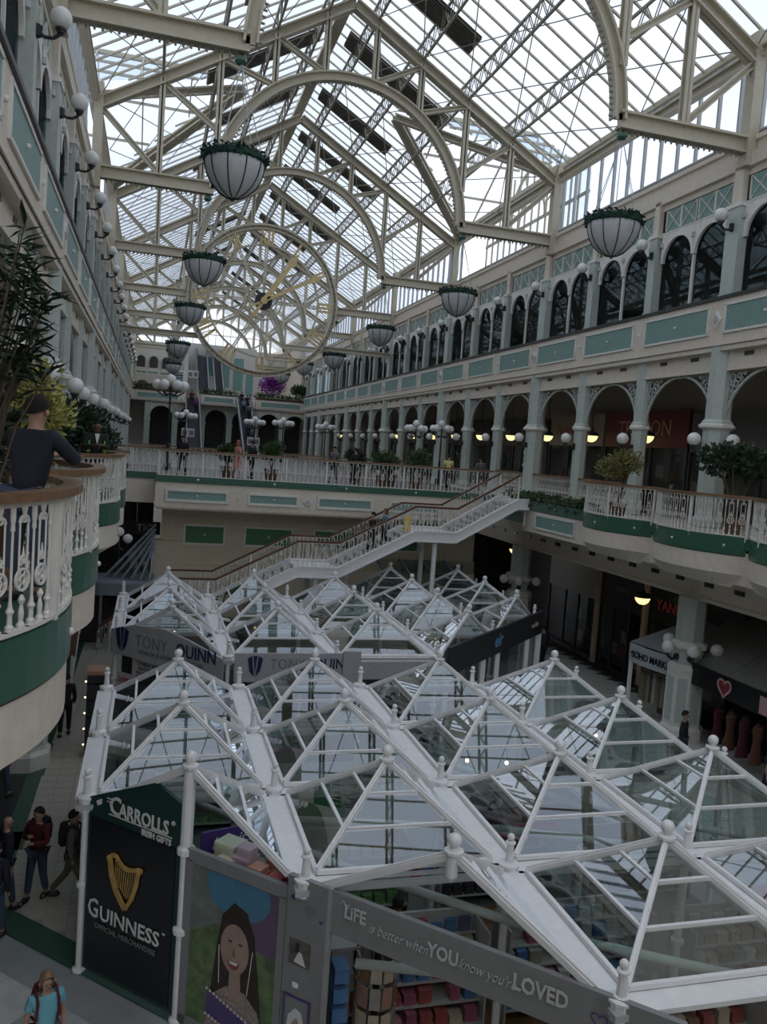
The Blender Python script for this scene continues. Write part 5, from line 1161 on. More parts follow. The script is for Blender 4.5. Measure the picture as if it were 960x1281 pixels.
# globe cluster lamp beyond the left stall
def lamp_post(x, y, z, H, n, R_, gr, label, rz=0, drop=None):
    t = thing('globe_lamp_post', label, 'lamp post', (x, y, z)); put(MB().lathe((x, y, z), [(.17, 0), (.17, .3), (.08, .4), (.06, 1.2), (.09, 1.25), (.05, 1.3), (.045, H)], 8), 'post', DARK, t)
    for i in range(n):
        a = rz + 2 * PI * i / n; d = Vector((math.cos(a), math.sin(a), 0)); c = Vector((x, y, z + H)); e = c + d * R_
        b = put(MB().path([c - Vector((0, 0, .35)), c + d * R_ * .5 - Vector((0, 0, .5)), e - Vector((0, 0, .3)), e - Vector((0, 0, .12))], .035, 6).lathe(e - Vector((0, 0, .2)), [(.04, 0), (.1, .06)], 8), 'arm', DARK, t); put(MB().ball(e, gr, 12, 8), 'globe', GLOBE, b, smooth=True)
    put(MB().path([(x, y, z + H), (x, y, z + H + .2)], .04, 6).ball((x, y, z + H + .28), gr, 12, 8), 'top_globe', GLOBE, t, smooth=True)
lamp_post(.75, 40.5, L1, 4.0, 6, .62, .24, 'tall black lamp post with a cluster of white globes on the left of the bridge')
for x, y, lab in ((2.7, 72, 'small far lamp post with white globes before the left escalator'), (11.0, 72, 'small far lamp post with white globes between the escalators'), (9.0, 76, 'small far lamp post with white globes behind the right potted tree'), (15.2, 74, 'small far lamp post with white globes right of the escalators')): lamp_post(x, y, L1, 3.4, 6, .75, .26, lab)
lamp_post(14.0, 43.5, L1, 3.0, 5, .5, .2, 'black lamp post with white globes on the bridge, left of two near the right arcade'); lamp_post(15.4, 43.2, L1, 3.1, 5, .5, .2, 'black lamp post with white globes on the bridge, right of two near the right arcade')
lamp_post(-1.1, 35.6, 0, 4.2, 3, .35, .2, 'lamp post with white globes above the curved stall fascia')
# soho market stall + awning
so = thing('market_stall', 'clothes stall with a pale curved sign beside the thick right column', 'market stall', (16.3, 24.2, 0))
P, d, n = vframe((16.42, 24.8), (16.75, 22.6))
m = MB(); cv = [(0 + 2.0 * i / 10, .12 * math.sin(PI * i / 10)) for i in range(11)]
for a, b in zip(cv, cv[1:]): m.plate([P(a[0], 1.95, a[1]), P(b[0], 1.95, b[1]), P(b[0], 2.58, b[1]), P(a[0], 2.58, a[1])], n, .06)
put(m, 'curved_sign_board', mat('sign_pale_blue', (.42, .45, .48), .4), so); text('SOHO MARKET', 'lettering', P(1.25, 2.25, .17), d, .33, BK, so, offset=.006, sx=.85); text('the', 'lettering', P(.25, 2.28, .12), d, .16, NAVY, so)
put(MB().plate([P(0, 2.6, 0), P(2, 2.6, 0), P(2.6, 3.4, -2.2), P(.6, 3.5, -2.4)], n + Vector((0, 0, 1)), .06), 'stall_roof', mat('grey_roof_board', (.25, .27, .29), .6), so)
for s in (.1, 1.9): put(MB().beam(P(s, 0), P(s, 1.95), .1, .1), 'stall_post', KWHITE, so)
put(MB().plate([P(.1, 0, -1.4), P(2, 0, -1.4), P(2, 2.0, -1.4), P(.1, 2.0, -1.4)], n, .04), 'back_board', mat('stall_back', (.12, .11, .10), .6), so)
put(MB().tube(P(.2, 1.65, -.5), P(1.9, 1.65, -.5), .02), 'hanging_rail', GALV, so)
for i in range(11):
    c = P(.25 + i * .14, 1.12, -.5); m = MB(); m.lathe(c - Vector((0, 0, .5)), [(.2, 0), (.19, .4), (.2, .85), (.12, .95), (.04, .98)], 10, 0, .5, 1.1); m.box(c + Vector((0, 0, .5)), (.05, .2, .08), Matrix((d, -n, Vector((0, 0, 1)))).transposed())
    put(m, 'hanging_garment', mat('cloth_%d' % (i % 5), [(.18, .16, .10), (.10, .12, .08), (.25, .2, .15), (.06, .06, .07), (.35, .33, .28)][i % 5], .9), label=f'dull jacket hanging in the clothes stall, {ORD[i]} from the left', cat='jacket', base=c, group='jackets in the clothes stall')
aw = thing('stall_awning', 'large grey sloping awning with a black valance at the right edge', 'awning', (18, 19.5, 2.8))
AWM = mat('awning_canvas', (.20, .20, .19), .8, var=.1)
for i in range(7):
    y0_, y1_ = 23.2 - i * 1.35, 23.2 - i * 1.35 - 1.33
    put(MB().plate([(16.95, y0_, 2.55), (16.95, y1_, 2.55), (19.9, y1_, 4.2), (19.9, y0_, 4.2)], (-.5, 0, 1), .04), 'canvas_strip', AWM, aw)
put(MB().bx(16.86, 16.94, 13.5, 22.0, 1.95, 2.62), 'valance', BK, aw)
PK = mat('heart_pink', (.55, .34, .36), .5); PKM = mat('heart_dark', (.22, .02, .03), .5)
def xfr(a, b, o): return Vector((16.86 - o, 20.4 - a, b))
heartv = []
for i in range(24):
    t_ = 2 * PI * i / 24; heartv.append((.30 * math.sin(t_) ** 3, 2.28 + .30 * (.81 * math.cos(t_) - .31 * math.cos(2 * t_) - .125 * math.cos(3 * t_) - .06 * math.cos(4 * t_))))
m = MB(); m.plate([xfr(a, b, .015) for a, b in heartv], (1, 0, 0), .01); put(m, 'heart_fill', PKM, aw)
m = MB()
for a, b in zip(heartv, heartv[1:] + heartv[:1]): m.beam(xfr(a[0], a[1], .03), xfr(b[0], b[1], .03), .06, .015, (1, 0, 0))
put(m, 'heart_outline', PK, aw)
put(MB().bx(16.83, 16.86, 18.3, 18.9, 2.0, 2.5), 'pink_label', PK, aw)
for i in range(8):
    m = MB(); c = Vector((16.9 + (i % 2) * .3, 20.6 - i * .28, 1.05)); m.lathe(c - Vector((0, 0, .55)), [(.2, 0), (.17, .3), (.12, .6), (.15, .95), (.17, 1.0), (.05, 1.08)], 12, 0, 1.1, .5); m.path([c + Vector((-.18, 0, .5)), c + Vector((0, 0, .62)), c + Vector((.18, 0, .5))], .015, 5)
    put(m, 'hanging_dress', mat('dress_%d' % (i % 4), [(.08, .015, .025), (.02, .02, .025), (.12, .05, .03), (.05, .04, .05)][i % 4], .9), label=f'dark dress on the rail under the black valance, {ORD[i]} from the column', cat='dress', base=c, group='dresses under the awning')
# left ground floor lit display cabinet
dc = thing('display_cabinet', 'tall narrow display cabinet edged with tiny lights on the left aisle', 'cabinet', (-.95, 22.4, 0)); put(MB().bx(-1.3, -.85, 22.2, 22.25, 0, 2.3).bx(-1.3, -.85, 22.7, 22.75, 0, 2.3), 'side', DARK, dc); put(MB().bx(-1.32, -.83, 22.18, 22.77, 2.25, 2.35), 'top', mat('tan_top', (.35, .18, .12), .6), dc)
for i in range(5): put(MB().bx(-1.3, -.85, 22.2, 22.75, .2 + i * .45, .23 + i * .45), 'shelf', GALV, dc); put(MB().ball((-1.33, 22.2, .4 + i * .42), .022, 6, 4), 'tiny_light', BULB, dc); put(MB().lathe((-1.07, 22.45, .23 + i * .45), [(.08, 0), (.1, .1), (.04, .2), (.06, .24)], 8), 'ornament', goods[6], dc)
# lower left: escalator balustrade pieces
balustrade([(-2.1, 27.5, 0.3), (-2.1, 31, 2.0)], 'dim white balustrade of a lower stair at the left aisle', DWOOD)

# ================================================================ PLANTS
def shrub(x, y, z, label, leafm, c, r, n, ls, potm=None, potr=.3, poth=.45, trunk_h=1., cat='potted plant', w=.3, name='potted_shrub', stems=5):
    t = thing(name, label, cat, (x, y, z)); put(MB().lathe((x, y, z), [(potr * .75, 0), (potr, poth), (potr * 1.08, poth), (potr * 1.08, poth + .06), (potr * .9, poth + .06)], 12), 'pot', potm or mat('terracotta_dark', (.14, .08, .05), .7), t)
    m = MB(); rr = random.Random(int(x * 31 + y * 7))
    for i in range(stems):
        a = rr.uniform(0, 2 * PI); e = Vector((x + r[0] * .5 * math.cos(a), y + r[1] * .5 * math.sin(a), z + c + rr.uniform(-.3, .3) * r[2])); b = Vector((x, y, z + poth)); q = b.lerp(e, .5) + Vector((0, 0, .1)); m.tube(b, q, .03, .022, 6); m.tube(q, e, .022, .012, 6)
    put(m, 'stem', TRUNK, t); lm = MB(); k = 6
    for i in range(k):
        a = 2 * PI * i / k; leafcloud(lm, (x + r[0] * .45 * math.cos(a), y + r[1] * .45 * math.sin(a), z + c + r[2] * rr.uniform(-.35, .35)), r[0] * .6, r[1] * .6, r[2] * .6, n // k, ls, int(x * 100) + i, shell=.3, w=w)
    put(lm, 'foliage', leafm, t, kind='stuff'); return t
shrub(14.75, 23.8, L1, 'small yellow-green tree behind the farther right balcony rail', LEAF3, 1.75, (.78, .7, .55), 1300, .13)
shrub(15.9, 19.6, L1, 'spreading dark green tree behind the nearer right balcony rail', LEAF, 2.0, (1.2, 1.0, .6), 1900, .17)
for i, (x, y, h, r, lm_, lab) in enumerate([(3.2, 36.2, 1.15, .5, LEAF2, 'dark potted shrub behind the bridge rail left of the clock'), (5.1, 36.0, 1.3, .5, LEAF2, 'bright green potted shrub behind the bridge rail below the right escalator'), (9.6, 39.0, 1.2, .55, LEAF, 'dark potted shrub on the bridge, left of the two bushy green ones'), (10.3, 36.6, 1.2, .6, LEAF2, 'bushy green shrub on the bridge with yellowish top'), (11.3, 38.6, 1.2, .45, LEAF3, 'small yellowish shrub on the bridge'), (11.9, 36.4, 1.3, .6, LEAF2, 'bushy green shrub nearest the yellow-shirted person')]):
    shrub(x, y, L1, lab, lm_, h, (r, r, r * 1.0), 900, .16)
LL = [(-1.95, 6.6, 2.2, .75, 1.1), (-2.1, 9.4, 1.75, .8, .8), (-2.2, 12.2, 1.35, .8, .7), (-2.3, 15.2, 1.2, .9, .8), (-2.2, 25.6, 1.3, .75, .6)]
def leaf_mesh(L, W, m):
    b = MB(); b.add([(0, 0, 0), (L * .3, W * .5, .01), (L * .65, W * .4, -.01), (L, 0, -.05 * L), (L * .65, -W * .4, -.01), (L * .3, -W * .5, .01), (L * .45, 0, -.012)], [(0, 1, 6), (1, 2, 6), (2, 3, 6), (3, 4, 6), (4, 5, 6), (5, 0, 6)]); return b.mesh('leaf', m)
LFM = leaf_mesh(.26, .045, LEAF)
# nearest left plant: whorls of long leaves, each leaf an object
def whorl_plant(x, y, z, label, tips, nl=11, seed=3):
    t = thing('palm_like_plant', label, 'potted plant', (x, y, z)); put(MB().lathe((x, y, z), [(.2, 0), (.28, .4), (.3, .4), (.3, .46)], 12), 'pot', mat('terracotta_dark', (.14, .08, .05), .7), t); r = random.Random(seed)
    for (tx, ty, tz) in tips:
        b = Vector((x, y, z + .4)); e = Vector((x + tx, y + ty, z + tz)); q = b.lerp(e, .6) + Vector((-.05, 0, .15)); m = MB().tube(b, q, .012, .009, 5).tube(q, e, .009, .006, 5); s = put(m, 'stem', TRUNK, t)
        for i in range(nl):
            a = r.uniform(0, 2 * PI); el = r.uniform(-.5, .7); o = inst(LFM, 'leaf', s, e - (e - q).normalized() * r.uniform(0, .3)); o.rotation_euler = (r.uniform(-.4, .4), -el, a); sc = r.uniform(.7, 1.15); o.scale = (sc, sc, sc)
tips = []
r_ = random.Random(5)
for i in range(30): tips.append((r_.uniform(-.25, .42), r_.uniform(-.4, .4), r_.uniform(2.1, 3.1)))
tips += [(.50, .1, 2.75), (.46, 0, 2.65), (.30, .1, 3.3), (.55, .2, 2.2), (.4, -.1, 2.4)]
whorl_plant(-1.35, 7.2, L1, 'tall dark plant with whorls of long narrow leaves at the left edge', tips, 15)
shrub(-1.62, 11.3, L1, 'yellow-green shrub behind the nearest leaning man', mat('yellow_leaf', (.34, .33, .10), .5, var=.35, scale=3), 1.95, (.62, .55, .62), 2400, .13, w=.22)
shrub(-1.9, 8.8, L1, 'dense dark shrub at the far left behind the leaning man', LEAF, 1.5, (.7, .5, .8), 1800, .2, w=.18)
shrub(-2.0, 13.4, L1, 'dark shrub between the two men on the left balconies', LEAF, 1.55, (.7, .7, .7), 2000, .17, w=.2)
shrub(-1.95, 17.0, L1, 'bushy dark shrub left of the man looking at his phone', LEAF, 1.65, (.55, .6, .7), 2400, .17, w=.2)
shrub(-1.55, 23.3, L1, 'round dark shrub right of the man looking at his phone', LEAF, 1.35, (.75, .7, .7), 1500, .17, w=.2)
shrub(-1.85, 21.5, L1, 'tall dark shrub directly behind the man looking at his phone', LEAF, 1.75, (.8, .7, .75), 2200, .17, w=.2)
# planting on far fascias
def bed(x0, x1, y, z, label, lm_=LEAF2):
    t = thing('planting_bed', label, 'plants', ((x0 + x1) / 2, y, z)); put(MB().bx(x0, x1, y - .25, y + .25, z - .25, z), 'trough', TRUNK, t); m = MB(); n = max(3, int((x1 - x0) / .5))
    for i in range(n): leafcloud(m, (x0 + (i + .5) * (x1 - x0) / n, y, z + .1), .4, .35, .35, 60, .25, i)
    put(m, 'foliage', lm_, t, kind='stuff')
bed(5.0, 8.8, YE - 1.0, 13.55, 'trough of plants on the upper fascia between the escalators'); bed(11.2, 16.8, YE, 13.65, 'trough of plants on the upper fascia right of the escalators'); bed(-2.4, 3.0, YE, 13.65, 'trough of plants on the upper fascia at the far left')
pp = thing('purple_tree', 'purple artificial blossom tree on the upper floor under the clock', 'tree', (13.3, YE + 2, L2)); put(MB().tube((13.3, YE + 2, L2), (13.3, YE + 2, 14.4), .08), 'trunk', TRUNK, pp); put(leafcloud(MB(), (13.3, YE + 2, 15.2), 1.6, 1.3, 1.1, 900, .35, 9, shell=.2), 'blossom', mat('purple_blossom', (.25, .05, .30), .6), pp, kind='stuff')
shrub(16.4, YE + 1.2, L2, 'round green tree beside the purple blossom tree', LEAF2, 2.1, (1.0, 1.0, .8), 800, .3)
balustrade([(-2.4, YE + .3, L2), (3.2, YE + .3, L2)], 'far white balustrade on the upper floor at the left', step=.4); balustrade([(5.0, YE - .7, L2), (8.7, YE - .7, L2)], 'far white balustrade between the escalator heads', step=.4); balustrade([(10.6, YE + .5, L2), (16.8, YE + .5, L2)], 'far white balustrade on the upper floor at the right', step=.4)
for i, (x, y, z, s, lab) in enumerate(((4.1, 95.5, 15.6, 'SALE', 'white hanging sign with dark print left of the upper escalator'), (3.3, 81.0, 9.0, 'INFO', 'white notice at the foot of the left escalator'), (9.5, 80.7, 8.6, 'INFO', 'white notice hanging at the foot of the right escalator'))):
    g = thing('hanging_notice', lab, 'sign', (x, y, z)); put(MB().bx(x - .6, x + .6, y - .03, y + .03, z - .4, z + .4), 'board', mat('notice_white', (.6, .6, .58), .5), g)
    for u in (-.3, .3): put(MB().bx(x + u - .2, x + u + .2, y - .05, y - .03, z - .25, z + .2), 'printed_block', TXT, g)
    put(MB().tube((x, y, z + .4), (x, y, z + 1.1 if i == 0 else 12.4), .02), 'hanger', DARK, g)
sb = thing('store_banner', 'dark board of small coloured shop names left of the upper escalator', 'sign', (2.4, 96, 14.8)); put(MB().bx(1.7, 3.2, 95.97, 96.03, 14.0, 15.9), 'board', KWHITE, sb)
for i in range(6): put(MB().bx(1.85, 3.05, 95.93, 95.97, 14.15 + i * .28, 14.35 + i * .28), 'colour_strip', goods[(1, 3, 5, 2, 10, 8)[i]], sb)

# ================================================================ PEOPLE
SKIN = mat('skin', (.42, .25, .18), .55, var=.05); SKIN2 = mat('dark_skin', (.12, .065, .04), .5, var=.05); HAIRD = mat('dark_hair', (.015, .012, .01), .95, var=.3); HAIRB = mat('light_brown_hair', (.22, .13, .07), .5, var=.3)
JEAN = mat('denim', (.05, .07, .12), .8, var=.2)
def skinned(name, V, E, Rr, m, parent, M, sub=1, root=0):
    me = bpy.data.meshes.new(name); me.from_pydata([tuple(v) for v in V], E, []); me.materials.append(m); o = bpy.data.objects.new(name, me); COL.objects.link(o); o.parent = parent
    md = o.modifiers.new('skin', 'SKIN'); md.use_smooth_shade = True
    if not me.skin_vertices: bpy.context.view_layer.objects.active = o
    for i, sv in enumerate(me.skin_vertices[0].data):
        r = Rr[i]; sv.radius = (r, r) if not isinstance(r, tuple) else r; sv.use_root = (i == root)
    sm = o.modifiers.new('sub', 'SUBSURF'); sm.levels = sub; sm.render_levels = sub
    return o
def person(x, y, z, rz, label, top, legs=JEAN, skin=SKIN, hair=HAIRD, h=1.75, arms=('down', 'down'), stride=.12, bald=False, longhair=False, sleeve=True, lean=0., headturn=0., nod=0., detail=False, bag=None, skirt=False, tuck=None, shoes=None, sit=False):
    t = thing('person', label, 'person', (x, y, z)); t.rotation_euler = (0, 0, rz); k = h / 1.75; t.scale = (k, k, k)
    # local frame: facing -Y
    dz = -.42 if sit else 0.; hipz = .93 + dz
    def up(p): # lean forward of everything above the hips
        px, py, pz = p; dd = pz - hipz; return (px, py - math.sin(lean) * dd, hipz + math.cos(lean) * dd)
    sh = [up((s * .185, 0, 1.40 + dz)) for s in (-1, 1)]; A = []
    poses = {'down': ((.055, .02, -.29), (.0, -.05, -.25)), 'bag': ((.05, .03, -.29), (-.02, -.14, -.2)), 'forward': ((.04, -.16, -.22), (-.06, -.22, .02)), 'rail': ((.06, -.22, -.18), (-.14, -.2, .02)), 'phone': ((.05, -.08, -.26), (-.14, -.22, .06)), 'swingf': ((.04, -.1, -.27), (0, -.16, -.2)), 'swingb': ((.05, .1, -.27), (.0, .03, -.26)), 'chest': ((.07, -.05, -.26), (-.2, -.16, .13))}
    for i, s in enumerate((-1, 1)):
        e, wv = poses[arms[i]]; el = (sh[i][0] + s * e[0], sh[i][1] + e[1], sh[i][2] + e[2]); wr = (el[0] + s * wv[0], el[1] + wv[1], el[2] + wv[2]); A.append((el, wr))
    neck = up((0, 0, 1.47 + dz)); ch = up((0, -.01, 1.33 + dz)); wa = up((0, 0, 1.12 + dz)); hp = (0, 0, hipz + .02)
    hc = Vector(up((0, -.02, 1.60 + dz))) + Vector((0, -.05 * nod, -.02 * nod)); st_ = stride
    if sit: kn = [(s * .12, -.42, hipz - .02) for s in (-1, 1)]; an = [(s * .12, -.40, .08) for s in (-1, 1)]
    else: kn = [(-.1, -st_ * .6, .49), (.1, st_ * .3, .49)]; an = [(-.1, -st_, .09), (.1, st_ * 1.3, .09 if st_ < .2 else .13)]
    hips = [(s * .09, 0, hipz - .04) for s in (-1, 1)]
    toes = [(a[0] + (a[0] * .15), a[1] - .15, a[2] - .045) for a in an]
    V = [hp, wa, ch, neck, tuple(hc + Vector((0, .01, -.08))), tuple(hc), tuple(hc + Vector((0, .01, .07)))]; Rr = [.09, .085, .09, .052, .066, .088, .07]; E = [(0, 1), (1, 2), (2, 3), (3, 4), (4, 5), (5, 6)]
    for i in (0, 1):
        b = len(V); el, wr = A[i]; V += [sh[i], el, wr]; Rr += [.045, .036, .028]; E += [(2, b), (b, b + 1), (b + 1, b + 2)]
        w_ = Vector(wr); fd = (w_ - Vector(el)).normalized(); pm = w_ + fd * .07; V.append(tuple(pm)); Rr.append((.042, .02)); E.append((b + 2, b + 3)); pb = b + 3
        if detail:
            side = fd.cross(Vector((0, 0, 1)) if abs(fd.z) < .8 else Vector((0, 1, 0))).normalized(); cu = fd.cross(side).normalized()
            if cu.z > 0: cu = -cu
            for f in range(4):
                L = (.065, .075, .07, .055)[f]; o_ = side * ((f - 1.5) * .022); q1 = pm + fd * .04 + o_; q2 = q1 + fd * L * .5 + cu * .01; q3 = q2 + fd * L * .35 + cu * .03; c_ = len(V); V += [tuple(q1), tuple(q2), tuple(q3)]; Rr += [.010, .009, .007]; E += [(pb, c_), (c_, c_ + 1), (c_ + 1, c_ + 2)]
            q1 = w_ + fd * .04 + side * (.035 * (1 if i else -1)); q2 = q1 + fd * .035 + side * (.02 * (1 if i else -1)); c_ = len(V); V += [tuple(q1), tuple(q2)]; Rr += [.012, .009]; E += [(pb, c_), (c_, c_ + 1)]
    for i in (0, 1):
        b = len(V); V += [hips[i], kn[i], an[i], toes[i]]; Rr += [.065, .045, .038, (.04, .03)]; E += [(0, b), (b, b + 1), (b + 1, b + 2), (b + 2, b + 3)]
    skinned('body', V, E, Rr, skin, t, None, 1 if not detail else 2)
    # top garment
    V = [(0, 0, hipz - .04), wa, ch, up((0, 0, 1.42 + dz))]; Rr = [(.15, .15), (.14, .14), (.15, .15), .085]; E = [(0, 1), (1, 2), (2, 3)]
    for i in (0, 1):
        b = len(V); el, wr = A[i]; sp_ = Vector(sh[i]); V += [tuple(sp_ * 1.0)]; Rr += [.078]; E += [(2, b)]
        if sleeve: V += [el, wr]; Rr += [.062, .045]; E += [(b, b + 1), (b + 1, b + 2)]
        else: V += [tuple(sp_.lerp(Vector(el), .6))]; Rr += [.07]; E += [(b, b + 1)]
    skinned('top', V, E, Rr, top, t, None, 2 if detail else 1)
    if skirt: put_local(MB().lathe((0, 0, 0), [(.24, .45), (.2, .7), (.15, 1.0)], 14), 'skirt', legs, t)
    else:
        V = [(0, 0, hipz + .03)]; Rr = [(.14, .14)]; E = []
        for i in (0, 1):
            b = len(V); V += [hips[i], kn[i], (an[i][0], an[i][1], an[i][2] + .03)]; Rr += [.105, .075, .06]; E += [(0, b), (b, b + 1), (b + 1, b + 2)]
        skinned('trousers', V, E, Rr, legs, t, None)
    sm_ = shoes or DARK
    for i in (0, 1):
        a = Vector(an[i]); m = MB(); m.lathe((a.x, a.y - .05, a.z - .09), [(.045, 0), (.052, .02), (.05, .06), (.035, .1)], 10, 0, 1, 2.4); put_local(m, 'shoe', sm_, t, True)
    # hair and face
    R3 = Matrix.Rotation(headturn, 3, 'Z')
    def hv(v): return hc + R3 @ Vector(v)
    m = MB()
    if bald: pass
    else:
        n = 16; K = 6; vs = []
        for r in range(K + 1):
            for q in range(n):
                a = 2 * PI * q / n; fr = max(0, -math.sin(a)); bk = max(0, math.sin(a)); lim = math.radians(92 + 24 * bk - 36 * fr ** 1.5); ph = lim * r / K
                zz_ = .122 * math.cos(ph); rr = math.sin(ph)
                if longhair and fr < .6 and r == K: zz_ -= .13; rr = 1.0
                vs.append(hv((.099 * rr * math.cos(a), .112 * rr * math.sin(a) + .016, zz_ + .035)))
        fs = [(r * n + q, r * n + (q + 1) % n, (r + 1) * n + (q + 1) % n, (r + 1) * n + q) for r in range(K) for q in range(n)]
        m.add(vs, fs); put_local(m, 'hair', hair, t, True)
    if detail or h > 0:
        fm = MB()
        for s in (-1, 1): fm.ball(hv((s * .033, -.083, .01)), .010, 6, 4)
        put_local(fm, 'eyes', DARK, t); fm = MB(); c0, c1, c2 = hv((0, -.085, .02)), hv((0, -.112, -.02)), hv((0, -.085, -.03)); fm.add([c0, c1, hv((.016, -.083, -.028)), hv((-.016, -.083, -.028)), c2], [(0, 1, 2), (0, 3, 1), (1, 3, 4, 2)])
        for s in (-1, 1): fm.ball(hv((s * .088, .005, .0)), .022, 6, 4, 1.4)
        put_local(fm, 'nose_and_ears', skin, t); fm = MB(); fm.box(hv((0, -.083, -.05)), (.045, .012, .012), R3); put_local(fm, 'mouth', mat('lips', (.25, .09, .08), .5), t)
    if bag:
        m = MB(); m.lathe((0, .17, 1.08), [(.10, 0), (.15, .05), (.16, .25), (.12, .4), (.04, .44)], 10, 0, 1.05, .6); put_local(m, 'backpack', bag, t, True)
        for s in (-1, 1):
            m = MB(); m.path([(s * .12, .14, 1.46), (s * .13, 0, 1.5), (s * .135, -.13, 1.40), (s * .15, -.12, 1.15), (s * .16, .08, 1.1)], .02, 6)
            put_local(m, 'strap', bag, t)
    return t
def put_local(mb, name, m, parent, smooth=False):
    me = mb.mesh(name, m, (0, 0, 0), smooth); o = bpy.data.objects.new(name, me); COL.objects.link(o); o.parent = parent; return o
NAVYC = mat('navy_cloth', (.015, .018, .03), .85, var=.2); BLACKC = mat('black_cloth', (.012, .012, .014), .85); MAROON = mat('maroon_cloth', (.10, .012, .02), .85); LBLUE = mat('light_blue_cloth', (.16, .42, .50), .85); HIVIS = mat('hi_vis_yellow', (.35, .55, .05), .7); DENIM = mat('light_denim', (.15, .22, .30), .85); YEL = mat('yellow_shirt', (.60, .55, .22), .85); PINK = mat('salmon_cloth', (.55, .22, .18), .85); GREYC = mat('grey_cloth', (.12, .12, .13), .85); PURC = mat('purple_cloth', (.15, .03, .17), .85)
person(-1.06, 8.1, L1 + .02, PI * .83, 'dark-haired man in a dark jacket leaning on the nearest left balcony rail, back turned', NAVYC, JEAN, h=1.92, arms=('rail', 'rail'), lean=.1, stride=.05, detail=True)
p2_ = person(-1.22, 19.9, L1 + .02, .25, 'bald man in black and green jacket looking at his phone on a left balcony', BLACKC, BLACKC, skin=SKIN2, h=1.88, arms=('phone', 'phone'), bald=True, lean=.06, nod=1., stride=.02, detail=True)
put_local(MB().plate([(-.05, -.148, 1.44), (.05, -.148, 1.44), (0, -.15, 1.2)], (0, 1, 0), .03), 'white_shirt', LET, p2_); put_local(MB().box((0, -.36, 1.2), (.07, .02, .13)), 'phone', DARK, p2_)
for s in (-1, 1): put_local(MB().plate([(s * .14, -.15, 1.3), (s * .17, -.14, 1.3), (s * .19, -.14, 1.05), (s * .13, -.15, 1.05)], (0, 1, 0), .03), 'green_jacket_stripe', mat('lime_cloth', (.15, .40, .08), .8), p2_)
person(-.95, 10.75, 0, .35, 'woman in a light blue t-shirt with a maroon backpack at the bottom left', LBLUE, GREYC, hair=HAIRB, h=1.66, arms=('down', 'down'), longhair=True, sleeve=False, stride=.1, detail=True, bag=MAROON)
person(-1.62, 15.5, 0, -.5, 'man in a maroon top with folded arm and dark backpack in the left aisle', MAROON, JEAN, h=1.74, arms=('chest', 'phone'), stride=.12, detail=True, bag=BLACKC)
person(-2.12, 15.25, 0, PI * .62, 'balding man in navy standing beside the man in maroon', NAVYC, JEAN, h=1.76, arms=('down', 'down'), bald=True, detail=True)
person(-2.15, 14.3, 0, PI * .9, 'person in blue jeans and black shoes cut by the left edge', NAVYC, JEAN, h=1.7)
person(-2.95, 20.0, 0, PI * .8, 'person in a hi-vis yellow jacket beside the white based column', HIVIS, JEAN, h=1.75)
person(-1.95, 24.0, 0, PI, 'person in dark clothes walking away down the left aisle', BLACKC, BLACKC, h=1.8, arms=('bag', 'down'))
person(-1.02, 15.4, 0, PI * .5, 'person half hidden behind the corner post of the black board', GREYC, mat('khaki', (.10, .09, .06), .8), h=1.7, stride=.28, bag=BLACKC)
person(1.36, 9.15, 0, PI * .9, 'dark-haired person at the bottom edge below the poster', BLACKC, BLACKC, h=1.62)
person(4.05, 11.7, .02, 2.6, 'shopper inside the card shop, only legs and pumps in the doorway', GREYC, JEAN, h=1.7)
person(6.0, 6.55, 0, 0, 'shop worker in a black t-shirt at the bottom edge of the kiosk', BLACKC, BLACKC, h=1.75)
person(13.3, 20.9, 0, 2.2, 'person with dark bobbed hair and black top in the right aisle', BLACKC, BLACKC, h=1.68, longhair=True)
person(15.2, 19.9, 0, .8, 'man with glasses in dark clothes beside the thick ground column', BLACKC, JEAN, h=1.78)
person(16.0, 17.3, 0, .4, 'woman with long hair in a black sleeveless dress under the awning', BLACKC, BLACKC, h=1.7, longhair=True, hair=HAIRB, sleeve=False, skirt=True)
person(16.2, 16.0, 0, .9, 'person in a blue top at the far right edge', mat('blue_cloth', (.06, .10, .22), .85), JEAN, h=1.68)
person(16.9, 16.9, 0, PI * .5, 'shopper in grey behind the woman in the black dress', GREYC, JEAN, h=1.7)
person(16.2, 30.8, 0, PI, 'dark figure walking away between the phone shop sign and the shop fronts', NAVYC, BLACKC, h=1.82)
person(8.75, 31.9, 4.35, -PI * .5, 'bearded man in black going down the staircase', BLACKC, BLACKC, h=1.78, arms=('down', 'swingf'), stride=.15)
person(9.35, 32.2, 4.62, -PI * .5, 'woman in a denim jacket just behind the man on the staircase', DENIM, BLACKC, h=1.66, longhair=True, hair=mat('brown_hair', (.10, .05, .03), .5))
person(13.15, 35.6, L1, PI, 'person in a yellow t-shirt standing at the bridge rail', YEL, BLACKC, h=1.72, sleeve=False)
person(3.55, 35.4, L1, -1.2, 'woman with red hair and salmon dress walking along the bridge', PINK, PINK, h=1.66, longhair=True, hair=mat('red_hair', (.22, .07, .03), .5), skirt=True)
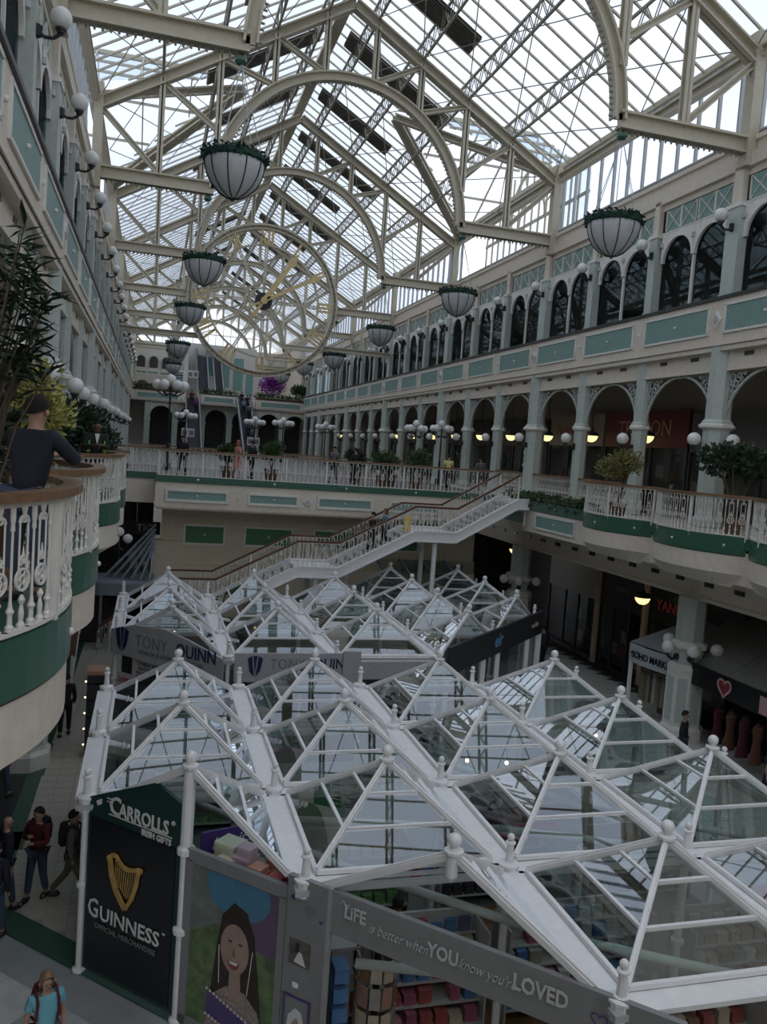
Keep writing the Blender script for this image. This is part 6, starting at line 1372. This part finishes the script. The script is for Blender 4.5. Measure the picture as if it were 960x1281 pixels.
for i, (x, y, c, lab) in enumerate([(1.3, 36.0, BLACKC, 'seated dark figure behind the left end of the bridge rail'), (4.3, 36.6, BLACKC, 'dark figure right of the woman in salmon'), (8.2, 37.5, GREYC, 'grey figure behind the middle of the bridge rail'), (9.3, 37.8, BLACKC, 'dark figure beside the bridge shrubs'), (10.9, 37.6, PURC, 'figure in purple between the bridge shrubs'), (15.9, 38.4, GREYC, 'man in grey standing at the right arcade beyond the bridge'), (17.6, 37.0, BLACKC, 'dark figure behind the right arcade columns')]):
    person(x, y, L1, random.uniform(0, 6), lab, c, BLACKC, h=1.7)
for i, (x, y, c, lab) in enumerate([(17.9, 27.8, BLACKC, 'seated person in black behind the planter rail'), (18.4, 26.2, NAVYC, 'seated person in navy left of the yellow-green tree'), (17.6, 23.2, NAVYC, 'seated person in navy between the two right balcony trees'), (18.0, 17.9, BLACKC, 'seated dark person behind the nearer right balcony'), (18.3, 17.2, GREYC, 'seated person in grey at the right edge of the balcony')]):
    person(x, y, L1, PI * .5, lab, c, BLACKC, h=1.75, sit=True, arms=('forward', 'forward'))
SLE = (L2 - L1) / 10.3
for i, (x, y, c, lab) in enumerate([(3.9, 90.6, MAROON, 'figure in maroon at the top of the left escalator'), (4.3, 89.2, PURC, 'figure in purple near the top of the left escalator'), (9.2, 91.2, NAVYC, 'figure in navy at the top of the right escalator'), (9.75, 90.6, BLACKC, 'dark figure second from the top of the right escalator'), (9.3, 89.6, DENIM, 'figure in denim on the right escalator'), (9.8, 88.8, GREYC, 'figure in grey on the right escalator'), (9.4, 84.8, BLACKC, 'dark figure low on the right escalator'), (9.8, 84.2, GREYC, 'lowest grey figure on the right escalator')]):
    person(x, y, L1 + (y - 82) * SLE + .1, PI if c is not DENIM else 0, lab, c, BLACKC, h=1.7)

for n_, (x, y, z) in enumerate(((18.2, 27.0, 3.8), (18.2, 38.5, 4.1))):
    place(bowl, (x, y, z), ['lit bowl pendant hanging on the right ground floor before the candle shop', 'lit bowl pendant hanging on the ground floor beyond the staircase'][n_])
